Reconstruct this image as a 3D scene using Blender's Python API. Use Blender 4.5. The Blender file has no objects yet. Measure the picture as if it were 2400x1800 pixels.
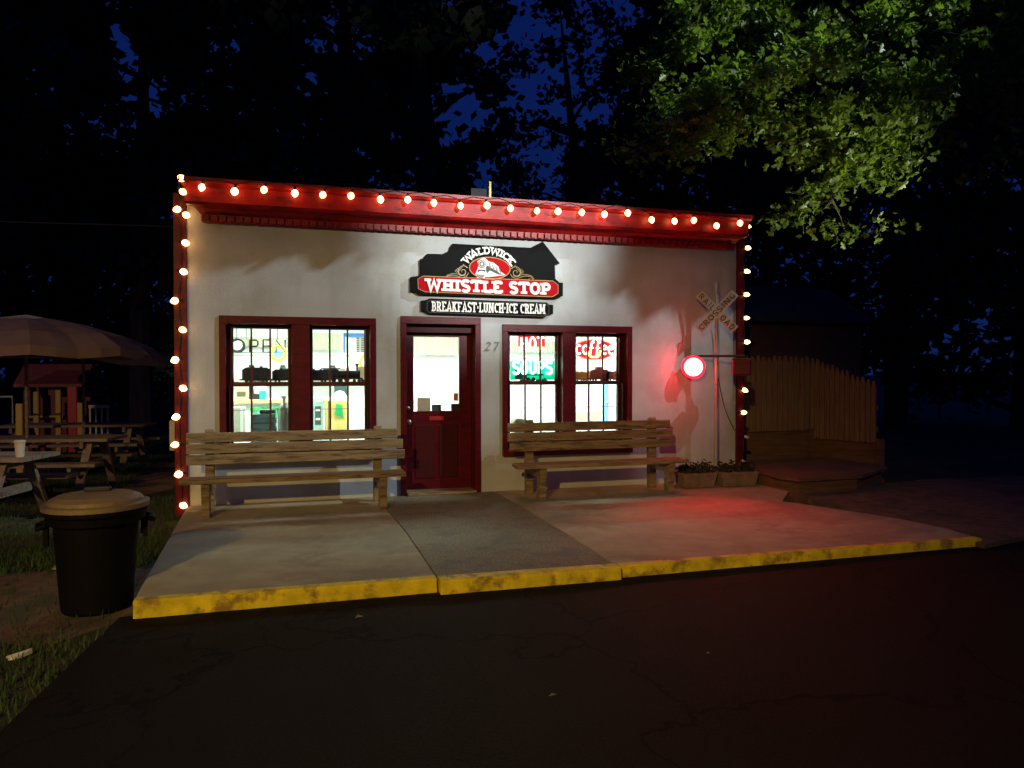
import bpy, math, random
from mathutils import Vector, Matrix
R=math.radians; random.seed(7)
SC=bpy.context.scene; COL=SC.collection
# ------------------------------------------------------------ camera
F_PX=1640.0; CW=2212.0; CH=1659.0
YAW=0.2955; PITCH=-0.0175; CAMP=Vector((0,-9.09,1.651))
cam=bpy.data.cameras.new('camera'); cam.sensor_fit='HORIZONTAL'; cam.sensor_width=36; cam.lens=36*F_PX/CW
cam.clip_start=0.05; cam.clip_end=500
co=bpy.data.objects.new('camera',cam); COL.objects.link(co); co.location=CAMP
co.rotation_euler=(math.pi/2+PITCH,0,-YAW); SC.camera=co
# ------------------------------------------------------------ sky (dusk, sun well below the horizon)
w=bpy.data.worlds.new('World'); SC.world=w; w.use_nodes=True; nt=w.node_tree
bg=nt.nodes['Background']   # deep blue dusk, a little paler low down
tcw=nt.nodes.new('ShaderNodeTexCoord'); sep=nt.nodes.new('ShaderNodeSeparateXYZ'); rmp=nt.nodes.new('ShaderNodeValToRGB')
nt.links.new(tcw.outputs['Generated'],sep.inputs[0]); nt.links.new(sep.outputs[2],rmp.inputs[0]); nt.links.new(rmp.outputs[0],bg.inputs[0])
rmp.color_ramp.elements[0].color=(0.0042,0.020,0.12,1); rmp.color_ramp.elements[1].position=.6; rmp.color_ramp.elements[1].color=(0.0028,0.010,0.10,1); bg.inputs[1].default_value=0.72
SC.view_settings.view_transform='Standard'; SC.view_settings.look='None'; SC.view_settings.exposure=0; SC.view_settings.gamma=1
# ------------------------------------------------------------ off-frame street lights, added umbrella fill
LW=Vector((11.6,-5.5,10.3))          # white flood on a pole to the right
LY=Vector((-6.5,-17.5,6.6))          # sodium lamp far behind on the left
def spot(name,loc,tgt,energy,col,ang,blend,rad):
    l=bpy.data.lights.new(name,'SPOT'); l.energy=energy; l.color=col; l.spot_size=R(ang); l.spot_blend=blend; l.shadow_soft_size=rad
    o=bpy.data.objects.new(name,l); COL.objects.link(o); o.location=loc
    o.rotation_euler=(Vector(tgt)-Vector(loc)).to_track_quat('-Z','Y').to_euler(); return o
spot('white_flood_light',LW,(2.9,0,3.2),4500,(0.86,1.0,1.0),37,1.0,0.04)
spot('tree_uplight',(9.3,-4.6,.5),(6.5,0,5.0),1900,(0.97,1.0,0.76),26,.8,0.05)
LF=Vector((5.6,-14.5,6.4))            # second flood behind the photographer, aimed at the sign
spot('sign_flood_light',LF,(2.6,0,3.45),12500,(0.95,1.0,0.95),14,1.0,0.12)
spot('sodium_lamp_light',LY,(0.0,-4.4,0.0),5200,(1.0,0.63,0.15),41,1.0,0.08)
spot('umbrella_fill_light',(-8,-9,5.0),(-3.4,3.0,1.6),1300,(1.0,0.62,0.34),42,1.0,0.12)  # added warm fill for the umbrellas, no known lamp behind it

# ------------------------------------------------------------ pixel -> world point (2400x1800 photo pixels)
_f=Vector((math.sin(YAW)*math.cos(PITCH),math.cos(YAW)*math.cos(PITCH),math.sin(PITCH)))
_r=Vector((math.cos(YAW),-math.sin(YAW),0)); _u=_r.cross(_f)
K=2212/2400
def ray(px,py): return _f+(px*K-CW/2)/F_PX*_r-(py*K-CH/2)/F_PX*_u
def at(px,py,Y=0.0):
    d=ray(px,py); return CAMP+d*((Y-CAMP.y)/d.y)
def gd(px,py,z=0.0):
    d=ray(px,py); return CAMP+d*((z-CAMP.z)/d.z)
def dp(px,py,depth): return CAMP+ray(px,py)*depth
# ------------------------------------------------------------ materials
def mat(name,col,rough=0.7,noise=0.0,nscale=8,bump=0.0,bscale=60,metal=0,emit=None,estr=0,spec=0.5,dirt=None,dscale=2,stretch=None,trans=0,coat=0):
    m=bpy.data.materials.new(name); m.use_nodes=True; n=m.node_tree.nodes; L=m.node_tree.links; b=n['Principled BSDF']
    b.inputs['Base Color'].default_value=(*col,1); b.inputs['Roughness'].default_value=rough; b.inputs['Metallic'].default_value=metal
    b.inputs['Specular IOR Level'].default_value=spec; b.inputs['Coat Weight'].default_value=coat
    tc=n.new('ShaderNodeTexCoord'); vec=tc.outputs['Object']
    if stretch:
        mp=n.new('ShaderNodeMapping'); mp.inputs['Scale'].default_value=stretch; L.new(vec,mp.inputs[0]); vec=mp.outputs[0]
    cur=None
    if noise>0:
        t=n.new('ShaderNodeTexNoise'); t.inputs['Scale'].default_value=nscale; t.inputs['Detail'].default_value=6; L.new(vec,t.inputs[0])
        r=n.new('ShaderNodeValToRGB'); r.color_ramp.elements[0].position=.3; r.color_ramp.elements[1].position=.7
        r.color_ramp.elements[0].color=(*[c*(1-noise) for c in col],1); r.color_ramp.elements[1].color=(*[min(1,c*(1+noise*.6)) for c in col],1)
        L.new(t.outputs[0],r.inputs[0]); L.new(r.outputs[0],b.inputs['Base Color']); cur=r.outputs[0]
    if dirt:
        t=n.new('ShaderNodeTexNoise'); t.inputs['Scale'].default_value=dscale; t.inputs['Detail'].default_value=8; t.inputs['Roughness'].default_value=.65; L.new(vec,t.inputs[0])
        r=n.new('ShaderNodeValToRGB'); r.color_ramp.elements[0].position=.5; r.color_ramp.elements[1].position=.62; L.new(t.outputs[0],r.inputs[0])
        q=n.new('ShaderNodeMixRGB'); q.inputs[2].default_value=(*dirt,1); L.new(r.outputs[0],q.inputs[0])
        if cur: L.new(cur,q.inputs[1])
        else: q.inputs[1].default_value=(*col,1)
        L.new(q.outputs[0],b.inputs['Base Color'])
    if bump>0:
        t=n.new('ShaderNodeTexNoise'); t.inputs['Scale'].default_value=bscale; t.inputs['Detail'].default_value=5; L.new(vec,t.inputs[0])
        bp=n.new('ShaderNodeBump'); bp.inputs['Strength'].default_value=bump; bp.inputs['Distance'].default_value=.02; L.new(t.outputs[0],bp.inputs['Height']); L.new(bp.outputs[0],b.inputs['Normal'])
    if emit: b.inputs['Emission Color'].default_value=(*emit,1); b.inputs['Emission Strength'].default_value=estr
    if trans>0:
        tr=n.new('ShaderNodeBsdfTranslucent'); tr.inputs[0].default_value=(min(1,col[0]*1.8),min(1,col[1]*2.0),col[2],1)
        ms=n.new('ShaderNodeMixShader'); ms.inputs[0].default_value=trans; L.new(b.outputs[0],ms.inputs[1]); L.new(tr.outputs[0],ms.inputs[2])
        L.new(ms.outputs[0],n['Material Output'].inputs[0])
    return m
def glassmat():
    m=bpy.data.materials.new('window_glass'); m.use_nodes=True; n=m.node_tree.nodes; L=m.node_tree.links
    n.remove(n['Principled BSDF']); t=n.new('ShaderNodeBsdfTransparent'); t.inputs[0].default_value=(.95,.98,.96,1)
    g=n.new('ShaderNodeBsdfGlossy'); g.inputs['Roughness'].default_value=.02; fr=n.new('ShaderNodeFresnel'); fr.inputs[0].default_value=1.45
    x=n.new('ShaderNodeMixShader'); L.new(fr.outputs[0],x.inputs[0]); L.new(t.outputs[0],x.inputs[1]); L.new(g.outputs[0],x.inputs[2]); L.new(x.outputs[0],n['Material Output'].inputs[0]); return m
def emis(name,col,s):
    return mat(name,(.02,.02,.02),emit=col,estr=s)
M={}
M['stucco']=mat('white_stucco',(.50,.525,.545),.9,.10,3,.3,110,dirt=(.44,.44,.42),dscale=1.3)
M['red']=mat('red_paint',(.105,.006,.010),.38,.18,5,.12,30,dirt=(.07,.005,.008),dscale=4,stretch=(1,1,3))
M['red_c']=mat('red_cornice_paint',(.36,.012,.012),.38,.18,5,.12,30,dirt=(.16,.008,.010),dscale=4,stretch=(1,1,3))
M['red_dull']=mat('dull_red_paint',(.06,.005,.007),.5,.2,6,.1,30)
M['dark']=mat('dark_sash_paint',(.10,.012,.012),.4,.2,6)
M['glass']=glassmat()
M['concrete']=mat('sidewalk_concrete',(.38,.33,.20),.9,.2,3,.3,120,dirt=(.27,.23,.14),dscale=1.6)
M['concrete_mid']=mat('exposed_aggregate',(.25,.22,.14),.9,.55,55,.7,80,dirt=(.17,.15,.115),dscale=4)
M['asphalt']=mat('asphalt',(.016,.013,.009),.85,.6,90,1.0,110,dirt=(.013,.011,.008),dscale=.9)
def asph():
    n=M['asphalt'].node_tree.nodes; L=M['asphalt'].node_tree.links; b=n['Principled BSDF']; src=b.inputs['Base Color'].links[0].from_socket
    tc=n.new('ShaderNodeTexCoord'); v=n.new('ShaderNodeTexVoronoi'); v.feature='DISTANCE_TO_EDGE'; v.inputs['Scale'].default_value=.55; nz=n.new('ShaderNodeTexNoise'); nz.inputs['Scale'].default_value=2.5; nz.inputs['Detail'].default_value=6
    a=n.new('ShaderNodeVectorMath'); a.operation='MULTIPLY_ADD'; a.inputs[1].default_value=(.7,.7,.7); L.new(nz.outputs['Color'],a.inputs[0]); L.new(tc.outputs['Object'],a.inputs[2]); L.new(tc.outputs['Object'],nz.inputs[0]); L.new(a.outputs[0],v.inputs[0])
    lt=n.new('ShaderNodeMath'); lt.operation='LESS_THAN'; lt.inputs[1].default_value=.008; L.new(v.outputs[0],lt.inputs[0])
    m=n.new('ShaderNodeMixRGB'); m.inputs[2].default_value=(.004,.0035,.003,1); L.new(lt.outputs[0],m.inputs[0]); L.new(src,m.inputs[1])
    v2=n.new('ShaderNodeTexVoronoi'); v2.inputs['Scale'].default_value=70; L.new(tc.outputs['Object'],v2.inputs[0]); l2=n.new('ShaderNodeMath'); l2.operation='LESS_THAN'; l2.inputs[1].default_value=.16; L.new(v2.outputs[0],l2.inputs[0])
    m2=n.new('ShaderNodeMixRGB'); m2.inputs[2].default_value=(.035,.03,.022,1); L.new(l2.outputs[0],m2.inputs[0]); L.new(m.outputs[0],m2.inputs[1]); L.new(m2.outputs[0],b.inputs['Base Color'])
asph()
M['asphalt'].node_tree.nodes['Principled BSDF'].inputs['Specular IOR Level'].default_value=.12
M['yellow']=mat('yellow_curb_paint',(.80,.64,.012),.7,.25,10,.35,60,dirt=(.30,.20,.03),dscale=6)
M['grass_base']=mat('lawn_soil',(.035,.045,.015),.95,.5,12,.5,60,dirt=(.09,.06,.03),dscale=.8)
M['grass']=mat('grass_blade',(.05,.10,.02),.7,.4,2,trans=.25)
M['dirt']=mat('bare_dirt',(.16,.10,.055),.95,.35,9,.5,60,dirt=(.07,.06,.03),dscale=3)
M['wood']=mat('weathered_bench_wood',(.30,.22,.115),.75,.35,2.5,.35,14,dirt=(.11,.075,.04),dscale=3,stretch=(1.2,9,9))
M['wood_grey']=mat('greyed_pine',(.24,.19,.13),.8,.35,3,.35,20,stretch=(1.2,8,8))
M['fence']=mat('stockade_wood',(.24,.14,.07),.85,.4,3,.4,20,stretch=(14,14,.9))
M['fence_dark']=mat('stained_plank',(.15,.075,.035),.85,.35,3,.3,20,stretch=(1,1,8))
M['black']=mat('black_paint',(.004,.004,.005),.7,spec=.1)
M['black_pl']=mat('black_plastic',(.004,.004,.005),.75,spec=.15,noise=0) if 0 else mat('black_plastic',(.004,.004,.005),.7,.2,8,.15,40)
M['black_pl'].node_tree.nodes['Principled BSDF'].inputs['Specular IOR Level'].default_value=.12
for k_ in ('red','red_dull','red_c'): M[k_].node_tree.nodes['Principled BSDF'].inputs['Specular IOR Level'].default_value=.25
M['lid']=mat('tan_plastic_lid',(.25,.185,.085),.6,.15,6,.15,30,dirt=(.16,.115,.055),dscale=5)
M['sign_red']=mat('sign_red',(.42,.008,.014),.85,spec=.06)
M['white']=mat('white_sign_paint',(.85,.84,.80),.5)
M['gold']=mat('gold_paint',(.50,.36,.16),.45)
M['grey']=mat('grey_sign_paint',(.20,.18,.17),.5)
M['steel']=mat('galvanised_steel',(.42,.42,.42),.45,.15,9,metal=.4)
M['iron']=mat('cast_iron',(.02,.018,.018),.55)
M['cross_white']=mat('aged_white_enamel',(.50,.46,.36),.7,.2,8)
M['rust']=mat('faded_brown_ink',(.09,.05,.025),.7)
M['wire']=mat('black_wire',(.012,.012,.012),.6)
M['bulb']=emis('lit_warm_bulb',(1.0,.50,.17),12)
M['bulb_b']=emis('lit_dimmer_warm_bulb',(1.0,.46,.14),8)
M['bulb_off']=mat('unlit_frosted_bulb',(.6,.58,.52),.3)
M['lens']=emis('lit_red_lens',(1.0,.045,.06),60)
M['red_glow']=mat('red_bloom_ring',(.5,.01,.02),.4,emit=(1,.01,.04),estr=1.4)
M['room']=mat('interior_paint',(.84,.88,.87),.8,.05,2)
M['tile']=mat('vinyl_floor',(.45,.42,.36),.5,.15,4)
M['tube']=emis('fluorescent_panel',(.84,1.0,.90),95)
M['curtain']=mat('cream_curtain',(.50,.52,.38),.9,.15,40,stretch=(12,1,1))
M['tan']=mat('tan_laminate',(.60,.45,.24),.6,.1,5)
M['ochre']=mat('ochre_laminate',(.66,.50,.16),.6,.1,5)
M['slate']=mat('slate_cloth',(.045,.085,.09),.8,.2,6)
M['teal']=mat('teal_plastic',(.01,.36,.36),.4)
M['green']=mat('green_plastic',(.03,.40,.12),.4,.3,6)
M['blue']=mat('blue_print',(.03,.15,.42),.5)
M['paleblue']=mat('pale_blue_print',(.20,.45,.85),.5)
M['bright_yellow']=mat('yellow_print',(.85,.68,.02),.5)
M['paper']=mat('white_paper',(.75,.75,.72),.7)
M['navy']=mat('ink',(.10,.08,.03),.6)
M['pink']=mat('pink_fabric',(.6,.25,.3),.7)
M['grey_metal']=mat('grey_cylinder_paint',(.12,.13,.13),.35,.1,5,metal=.5)
M['train']=mat('model_train_black',(.007,.008,.007),.5)
M['caboose']=mat('model_caboose_red',(.22,.045,.02),.5)
M['train_or']=mat('model_tender_orange',(.45,.20,.03),.5)
M['neon_off']=mat('unlit_neon_tube',(.02,.014,.012),.4)
M['neon_red']=emis('lit_red_neon',(1.0,.06,.05),8)
M['neon_white']=emis('lit_pink_white_neon',(1.0,.72,.66),5)
M['neon_green']=emis('lit_green_neon',(.35,1.0,.75),11)
M['neon_yel']=emis('lit_yellow_neon',(1.0,.62,.10),12)
M['red_acr']=mat('red_backing',(.45,.01,.01),.4,emit=(1,.02,.02),estr=.75)
M['green_acr']=mat('green_backing',(.0,.38,.22),.4,emit=(0,.9,.45),estr=.5)
M['canvas']=mat('tan_umbrella_canvas',(.27,.18,.13),.9,.15,5,.1,40,trans=.2)
M['play_red']=mat('playhouse_red',(.20,.035,.015),.6,.2,5)
M['play_crim']=mat('crimson_plastic',(.50,.02,.04),.5)
M['play_yel']=mat('mustard_plastic',(.55,.40,.07),.5)
M['white_pl']=mat('white_plastic',(.55,.48,.38),.5)
M['bark']=mat('tree_bark',(.06,.048,.035),.95,.4,8,.6,20,stretch=(1,1,.3))
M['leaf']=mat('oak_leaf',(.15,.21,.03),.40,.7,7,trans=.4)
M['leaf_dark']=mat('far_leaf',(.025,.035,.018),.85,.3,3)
M['flower']=mat('planter_foliage',(.04,.04,.02),.8,.5,20)
M['stone']=mat('planter_stone',(.22,.16,.10),.9,.3,8,.4,40)
M['shed']=mat('shed_siding',(.09,.04,.03),.85,.2,4,.2,20)
M['roofing']=mat('dark_roofing',(.03,.03,.032),.9,.3,20,.3,60)
M['orange']=mat('orange_paper',(.8,.16,.04),.6)
M['brass']=mat('dull_brass',(.5,.42,.3),.3,metal=.8)
M['cup']=mat('pale_cup_plastic',(.55,.50,.42),.5)
def stains():   # faint vertical drip streaks on the stucco
    t=M['stucco'].node_tree; n=t.nodes; L=t.links; b=n['Principled BSDF']; src=b.inputs['Base Color'].links[0].from_socket
    tc=n.new('ShaderNodeTexCoord'); mp=n.new('ShaderNodeMapping'); mp.inputs['Scale'].default_value=(3.2,3.2,.5); nz=n.new('ShaderNodeTexNoise'); nz.inputs['Scale'].default_value=1.4; nz.inputs['Detail'].default_value=7
    L.new(tc.outputs['Object'],mp.inputs[0]); L.new(mp.outputs[0],nz.inputs[0]); r=n.new('ShaderNodeValToRGB'); r.color_ramp.elements[0].position=.52; r.color_ramp.elements[1].position=.78; r.color_ramp.elements[1].color=(.3,.3,.3,1); L.new(nz.outputs[0],r.inputs[0])
    m=n.new('ShaderNodeMixRGB'); m.inputs[2].default_value=(.30,.28,.24,1); L.new(r.outputs[0],m.inputs[0]); L.new(src,m.inputs[1]); L.new(m.outputs[0],b.inputs['Base Color'])
stains()
# ------------------------------------------------------------ object helpers
def wl(o):
    v=Vector(o.location)
    while o.parent: o=o.parent; v+=o.location
    return v
def tag(o,label=None,cat=None,group=None,kind=None):
    if label:o['label']=label
    if cat:o['category']=cat
    if group:o['group']=group
    if kind:o['kind']=kind
    return o
def thing(name,label,cat,loc=(0,0,0),group=None):
    o=bpy.data.objects.new(name,None); COL.objects.link(o); o.location=loc; o.empty_display_size=.1
    return tag(o,label,cat,group)
class MB:
    def __init__(s): s.v=[]; s.f=[]; s.smooth=False
    def add(s,vs,fs):
        n=len(s.v); s.v+= [tuple(x) for x in vs]; s.f+=[tuple(i+n for i in f) for f in fs]; return s
    def box(s,x0,x1,y0,y1,z0,z1):
        return s.add([(x0,y0,z0),(x1,y0,z0),(x1,y1,z0),(x0,y1,z0),(x0,y0,z1),(x1,y0,z1),(x1,y1,z1),(x0,y1,z1)],
            [(0,3,2,1),(4,5,6,7),(0,1,5,4),(1,2,6,5),(2,3,7,6),(3,0,4,7)])
    def hexa(s,b,t):   # bottom 4, top 4 points
        return s.add(list(b)+list(t),[(0,3,2,1),(4,5,6,7),(0,1,5,4),(1,2,6,5),(2,3,7,6),(3,0,4,7)])
    def prism(s,pts,y0,y1):   # pts (x,z) -> extruded along y
        n=len(pts); vs=[(x,y0,z) for x,z in pts]+[(x,y1,z) for x,z in pts]
        return s.add(vs,[tuple(range(n)),tuple(range(2*n-1,n-1,-1))]+[(i,i+n,(i+1)%n+n,(i+1)%n) for i in range(n)])
    def prismx(s,pts,x0,x1):  # pts (y,z)
        n=len(pts); vs=[(x0,y,z) for y,z in pts]+[(x1,y,z) for y,z in pts]
        return s.add(vs,[tuple(range(n)),tuple(range(2*n-1,n-1,-1))]+[(i,i+n,(i+1)%n+n,(i+1)%n) for i in range(n)])
    def prismz(s,pts,z0,z1):
        n=len(pts); vs=[(x,y,z0) for x,y in pts]+[(x,y,z1) for x,y in pts]
        return s.add(vs,[tuple(range(n)),tuple(range(2*n-1,n-1,-1))]+[(i,i+n,(i+1)%n+n,(i+1)%n) for i in range(n)])
    def beam(s,a,b,w,h,up=(0,0,1)):  # rectangular bar from a to b
        a=Vector(a);b=Vector(b);d=(b-a).normalized();u=Vector(up)
        x=d.cross(u)
        if x.length<1e-3: x=d.cross(Vector((1,0,0)))
        x.normalize();y=x.cross(d)
        q=lambda p:[p-x*w/2-y*h/2,p+x*w/2-y*h/2,p+x*w/2+y*h/2,p-x*w/2+y*h/2]
        return s.hexa(q(a),q(b))
    def tube(s,pts,r,n=8,closed=False):
        pts=[Vector(p) for p in pts]; m=len(pts); rs=r if isinstance(r,(list,tuple)) else [r]*m
        vs=[];x=None
        for i,p in enumerate(pts):
            if closed: d=pts[(i+1)%m]-pts[i-1]
            else: d=(pts[min(i+1,m-1)]-pts[max(i-1,0)])
            if d.length<1e-9: d=Vector((0,0,1))
            d.normalize()
            if x is None:
                x=d.cross(Vector((0,0,1)))
                if x.length<.05: x=d.cross(Vector((1,0,0)))
            x=x-d*x.dot(d)
            if x.length<1e-6: x=d.orthogonal()
            x.normalize(); y=d.cross(x)
            for k in range(n):
                a=2*math.pi*k/n; vs.append(p+(x*math.cos(a)+y*math.sin(a))*rs[i])
        fs=[]
        for i in range(m if closed else m-1):
            j=(i+1)%m
            for k in range(n): fs.append((i*n+k,i*n+(k+1)%n,j*n+(k+1)%n,j*n+k))
        if not closed: fs+= [tuple(range(n-1,-1,-1)),tuple((m-1)*n+k for k in range(n))]
        return s.add(vs,fs)
    def lathe(s,prof,c,n=24,axis='z'):
        c=Vector(c); vs=[]
        for r,h in prof:
            for k in range(n):
                a=2*math.pi*k/n; p=(r*math.cos(a),r*math.sin(a),h)
                if axis=='y': p=(p[0],-p[2],p[1])
                if axis=='x': p=(p[2],p[0],p[1])
                vs.append(c+Vector(p))
        m=len(prof); fs=[(i*n+k,i*n+(k+1)%n,(i+1)*n+(k+1)%n,(i+1)*n+k) for i in range(m-1) for k in range(n)]
        fs+=[tuple(range(n-1,-1,-1)),tuple((m-1)*n+k for k in range(n))]
        return s.add(vs,fs)
    def xf(s,mtx):
        s.v=[tuple(mtx@Vector(p)) for p in s.v]; return s
    def build(s,name,m,parent=None,smooth=False,bevel=0):
        me=bpy.data.meshes.new(name)
        if parent is not None: o0=wl(parent)
        else:
            xs=[p[0] for p in s.v];ys=[p[1] for p in s.v];zs=[p[2] for p in s.v]
            o0=Vector(((min(xs)+max(xs))/2,(min(ys)+max(ys))/2,min(zs)))
        me.from_pydata([tuple(Vector(p)-o0) for p in s.v],[],s.f); me.update()
        import bmesh
        bm=bmesh.new(); bm.from_mesh(me); bmesh.ops.recalc_face_normals(bm,faces=bm.faces); bm.to_mesh(me); bm.free()
        if smooth:
            for p in me.polygons: p.use_smooth=True
        me.materials.append(m); o=bpy.data.objects.new(name,me); COL.objects.link(o)
        if parent is not None: o.parent=parent
        else: o.location=o0
        if bevel>0:
            bv=o.modifiers.new('bevel','BEVEL'); bv.width=bevel; bv.segments=2; bv.limit_method='ANGLE'
        return o
def arc(cx,cz,rx,rz,a0,a1,n=12): return [(cx+rx*math.cos(R(a0+(a1-a0)*i/n)),cz+rz*math.sin(R(a0+(a1-a0)*i/n))) for i in range(n+1)]
# ------------------------------------------------------------ stroke font
def G_():
    g={}
    g['W']=(1.10,[[(.13,1),(.33,0),(.55,.85),(.77,0),(.97,1)]],[(.13,1),(.97,1)])
    g['H']=(.86,[[(.2,0),(.2,1)],[(.66,0),(.66,1)],[(.2,.5),(.66,.5)]],[(.2,0),(.2,1),(.66,0),(.66,1)])
    g['I']=(.44,[[(.22,0),(.22,1)]],[(.22,0),(.22,1)])
    g['S']=(.74,[arc(.37,.735,.23,.22,20,260,12)+arc(.37,.265,.23,.225,80,-160,12)],[])
    g['T']=(.80,[[(.4,0),(.4,1)],[(.04,.93),(.76,.93)],[(.07,.98),(.07,.74)],[(.73,.98),(.73,.74)]],[(.4,0)])
    g['L']=(.72,[[(.2,0),(.2,1)],[(.2,.07),(.66,.07)],[(.64,.02),(.64,.28)]],[(.2,0),(.2,1)])
    g['E']=(.78,[[(.2,0),(.2,1)],[(.2,.07),(.70,.07)],[(.68,.02),(.68,.26)],[(.2,.93),(.66,.93)],[(.64,.98),(.64,.76)],[(.2,.5),(.5,.5)]],[(.2,0),(.2,1)])
    g['O']=(.84,[arc(.42,.5,.29,.42,0,360,24)],[])
    g['P']=(.82,[[(.2,0),(.2,1)],[(.2,.92)]+arc(.42,.68,.23,.24,90,-90,10)+[(.2,.44)]],[(.2,0),(.2,1)])
    g['A']=(.90,[[(.14,0),(.45,1),(.76,0)],[(.25,.3),(.65,.3)]],[(.14,0),(.76,0)])
    g['D']=(.84,[[(.2,0),(.2,1)],[(.2,.92),(.38,.92)]+arc(.38,.5,.28,.42,90,-90,12)+[(.2,.08)]],[(.2,0),(.2,1)])
    g['C']=(.78,[arc(.42,.5,.27,.42,50,310,18),[(.66,.95),(.66,.72)]],[])
    g['G']=(.82,[arc(.42,.5,.27,.42,50,330,18),[(.45,.42),(.72,.42)]],[])
    g['K']=(.88,[[(.2,0),(.2,1)],[(.22,.42),(.66,1)],[(.36,.56),(.70,0)]],[(.2,0),(.2,1),(.66,1),(.70,0)])
    g['B']=(.80,[[(.2,0),(.2,1)],[(.2,.92)]+arc(.40,.72,.18,.2,90,-90,8)+[(.2,.52)],[(.2,.52)]+arc(.42,.3,.21,.22,90,-90,8)+[(.2,.08)]],[(.2,0),(.2,1)])
    g['R']=(.86,[[(.2,0),(.2,1)],[(.2,.92)]+arc(.42,.7,.2,.22,90,-90,8)+[(.2,.48)],[(.42,.48),(.68,0)]],[(.2,0),(.2,1),(.70,0)])
    g['F']=(.76,[[(.2,0),(.2,1)],[(.2,.93),(.66,.93)],[(.64,.98),(.64,.76)],[(.2,.52),(.5,.52)]],[(.2,0),(.2,1)])
    g['N']=(.98,[[(.2,0),(.2,1)],[(.24,.96),(.72,.04)],[(.76,0),(.76,1)]],[(.2,0),(.2,1),(.76,1)])
    g['U']=(.86,[[(.2,1),(.2,.35)]+arc(.43,.32,.23,.26,180,360,10)+[(.66,1)]],[(.2,1),(.66,1)])
    g['M']=(1.08,[[(.2,0),(.2,1)],[(.24,.95),(.54,.2)],[(.54,.2),(.84,.95)],[(.88,0),(.88,1)]],[(.2,0),(.2,1),(.88,1),(.88,0)])
    g['2']=(.7,[arc(.34,.74,.22,.22,170,-40,10)+[(.12,.05),(.6,.05)]],[])
    g['7']=(.66,[[(.1,.95),(.58,.95),(.3,0)]],[])
    g['V']=(.8,[[(.13,1),(.4,0),(.67,1)]],[])
    g[' ']=(.42,[],[]); g['.']=(.40,[],[]); return g
GL=G_()
def ribbon(mb,pts,w,f,y0,y1):
    P=[Vector(p) for p in pts]; n=len(P); Ls=[];Rs=[]
    for i in range(n):
        d0=(P[i]-P[i-1]).normalized() if i>0 else None; d1=(P[i+1]-P[i]).normalized() if i<n-1 else None
        d=d0 or d1
        if d0 is not None and d1 is not None:
            d=(d0+d1); d=d.normalized() if d.length>.25 else d1
            nn=Vector((-d.y,d.x)); c=max(.5,nn.dot(Vector((-d0.y,d0.x)))); nn=nn/c
        else: nn=Vector((-d.y,d.x))
        Ls.append(P[i]+nn*w/2); Rs.append(P[i]-nn*w/2)
    vs=[f(q.x,q.y,y0) for q in Ls+Rs]+[f(q.x,q.y,y1) for q in Ls+Rs]
    fs=[]
    for i in range(n-1):
        fs+=[(i,i+1,n+i+1,n+i),(2*n+i,2*n+n+i,2*n+n+i+1,2*n+i+1),(i,2*n+i,2*n+i+1,i+1),(n+i,n+i+1,3*n+i+1,3*n+i)]
    fs+=[(0,n,3*n,2*n),(n-1,3*n-1,4*n-1,2*n-1)]
    mb.add(vs,fs)
def text(mb,s,f,height,width,thick=.2,serif=True,y0=0.0,y1=-.004,sw=.42,sh=.15):
    """lay string s in a width x height box; f(u,v,depth)->world point"""
    tot=sum(GL[c][0] for c in s); sx=width/tot; x=0; k=0
    for c in s:
        wd,st,se=GL[c]
        for p in st:
            k+=1; dz=.00011*k
            ribbon(mb,[((x+a)*sx,b*height) for a,b in p],thick*height,f,y0,y1-dz)
        if serif:
            for a,b in se:
                k+=1; dz=.00011*k; v0,v1=(0,sh) if b==0 else (1-sh,1)
                ribbon(mb,[((x+a-sw/2)*sx,(v0+v1)/2*height),((x+a+sw/2)*sx,(v0+v1)/2*height)],sh*height,f,y0,y1-dz)
        if c=='.':
            ribbon(mb,[((x+.13)*sx,.5*height),((x+.29)*sx,.5*height)],.24*height,f,y0,y1-.0002)
        x+=wd
def plane_f(p0,p1,Y):
    """baseline from p0 to p1 (world), letters stand up in the wall plane"""
    d=(p1-p0); L=d.length; d=d/L; up=Vector((-d.z,0,d.x))
    return L,(lambda u,v,dep:tuple(p0+d*u+up*v+Vector((0,dep,0))))
# ============================================================ SETTING
g=MB(); g.add([(-220,-220,0),(220,-220,0),(220,220,0),(-220,220,0)],[(0,1,2,3)]); tag(g.build('lawn',M['grass_base']),kind='structure')
a=MB(); bx=[(-9,-60,-60),(-1.6,-8.5,-60),(-1.25,-5.4,-60),(-1.02,-3.6,-60),(1.1,-3.6,-60),(2.5,-3.65,-60),(6.2,-3.72,-60),(9,-3.3,-60),(60,-3,-60)]
for i,(x,y1_,y0_) in enumerate(bx):
    zz=.008 if i<2 else (.02 if i<3 else .035+.055*min(1,max(0,(x+1)/7.2)))
    a.v+=[(x,y1_,zz),(x,y0_,zz*.5+.004)]
for i in range(len(bx)-1): a.f.append((2*i,2*i+2,2*i+3,2*i+1))
tag(a.build('road',M['asphalt']),kind='structure')
def slab(name,pts,m):
    o=MB().prismz(pts,-.05,.15).build(name,m,bevel=.006); return tag(o,kind='structure')
slab('pavement',[(-1.0,.0),(-.93,-3.62),(1.075,-3.66),(1.105,-2.0),(1.09,-.9),(1.09,0)],M['concrete'])
slab('pavement',[(1.10,0),(1.10,-.9),(1.115,-2.0),(1.085,-3.68),(2.475,-3.73),(2.535,-1.0),(2.535,0)],M['concrete_mid'])
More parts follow.
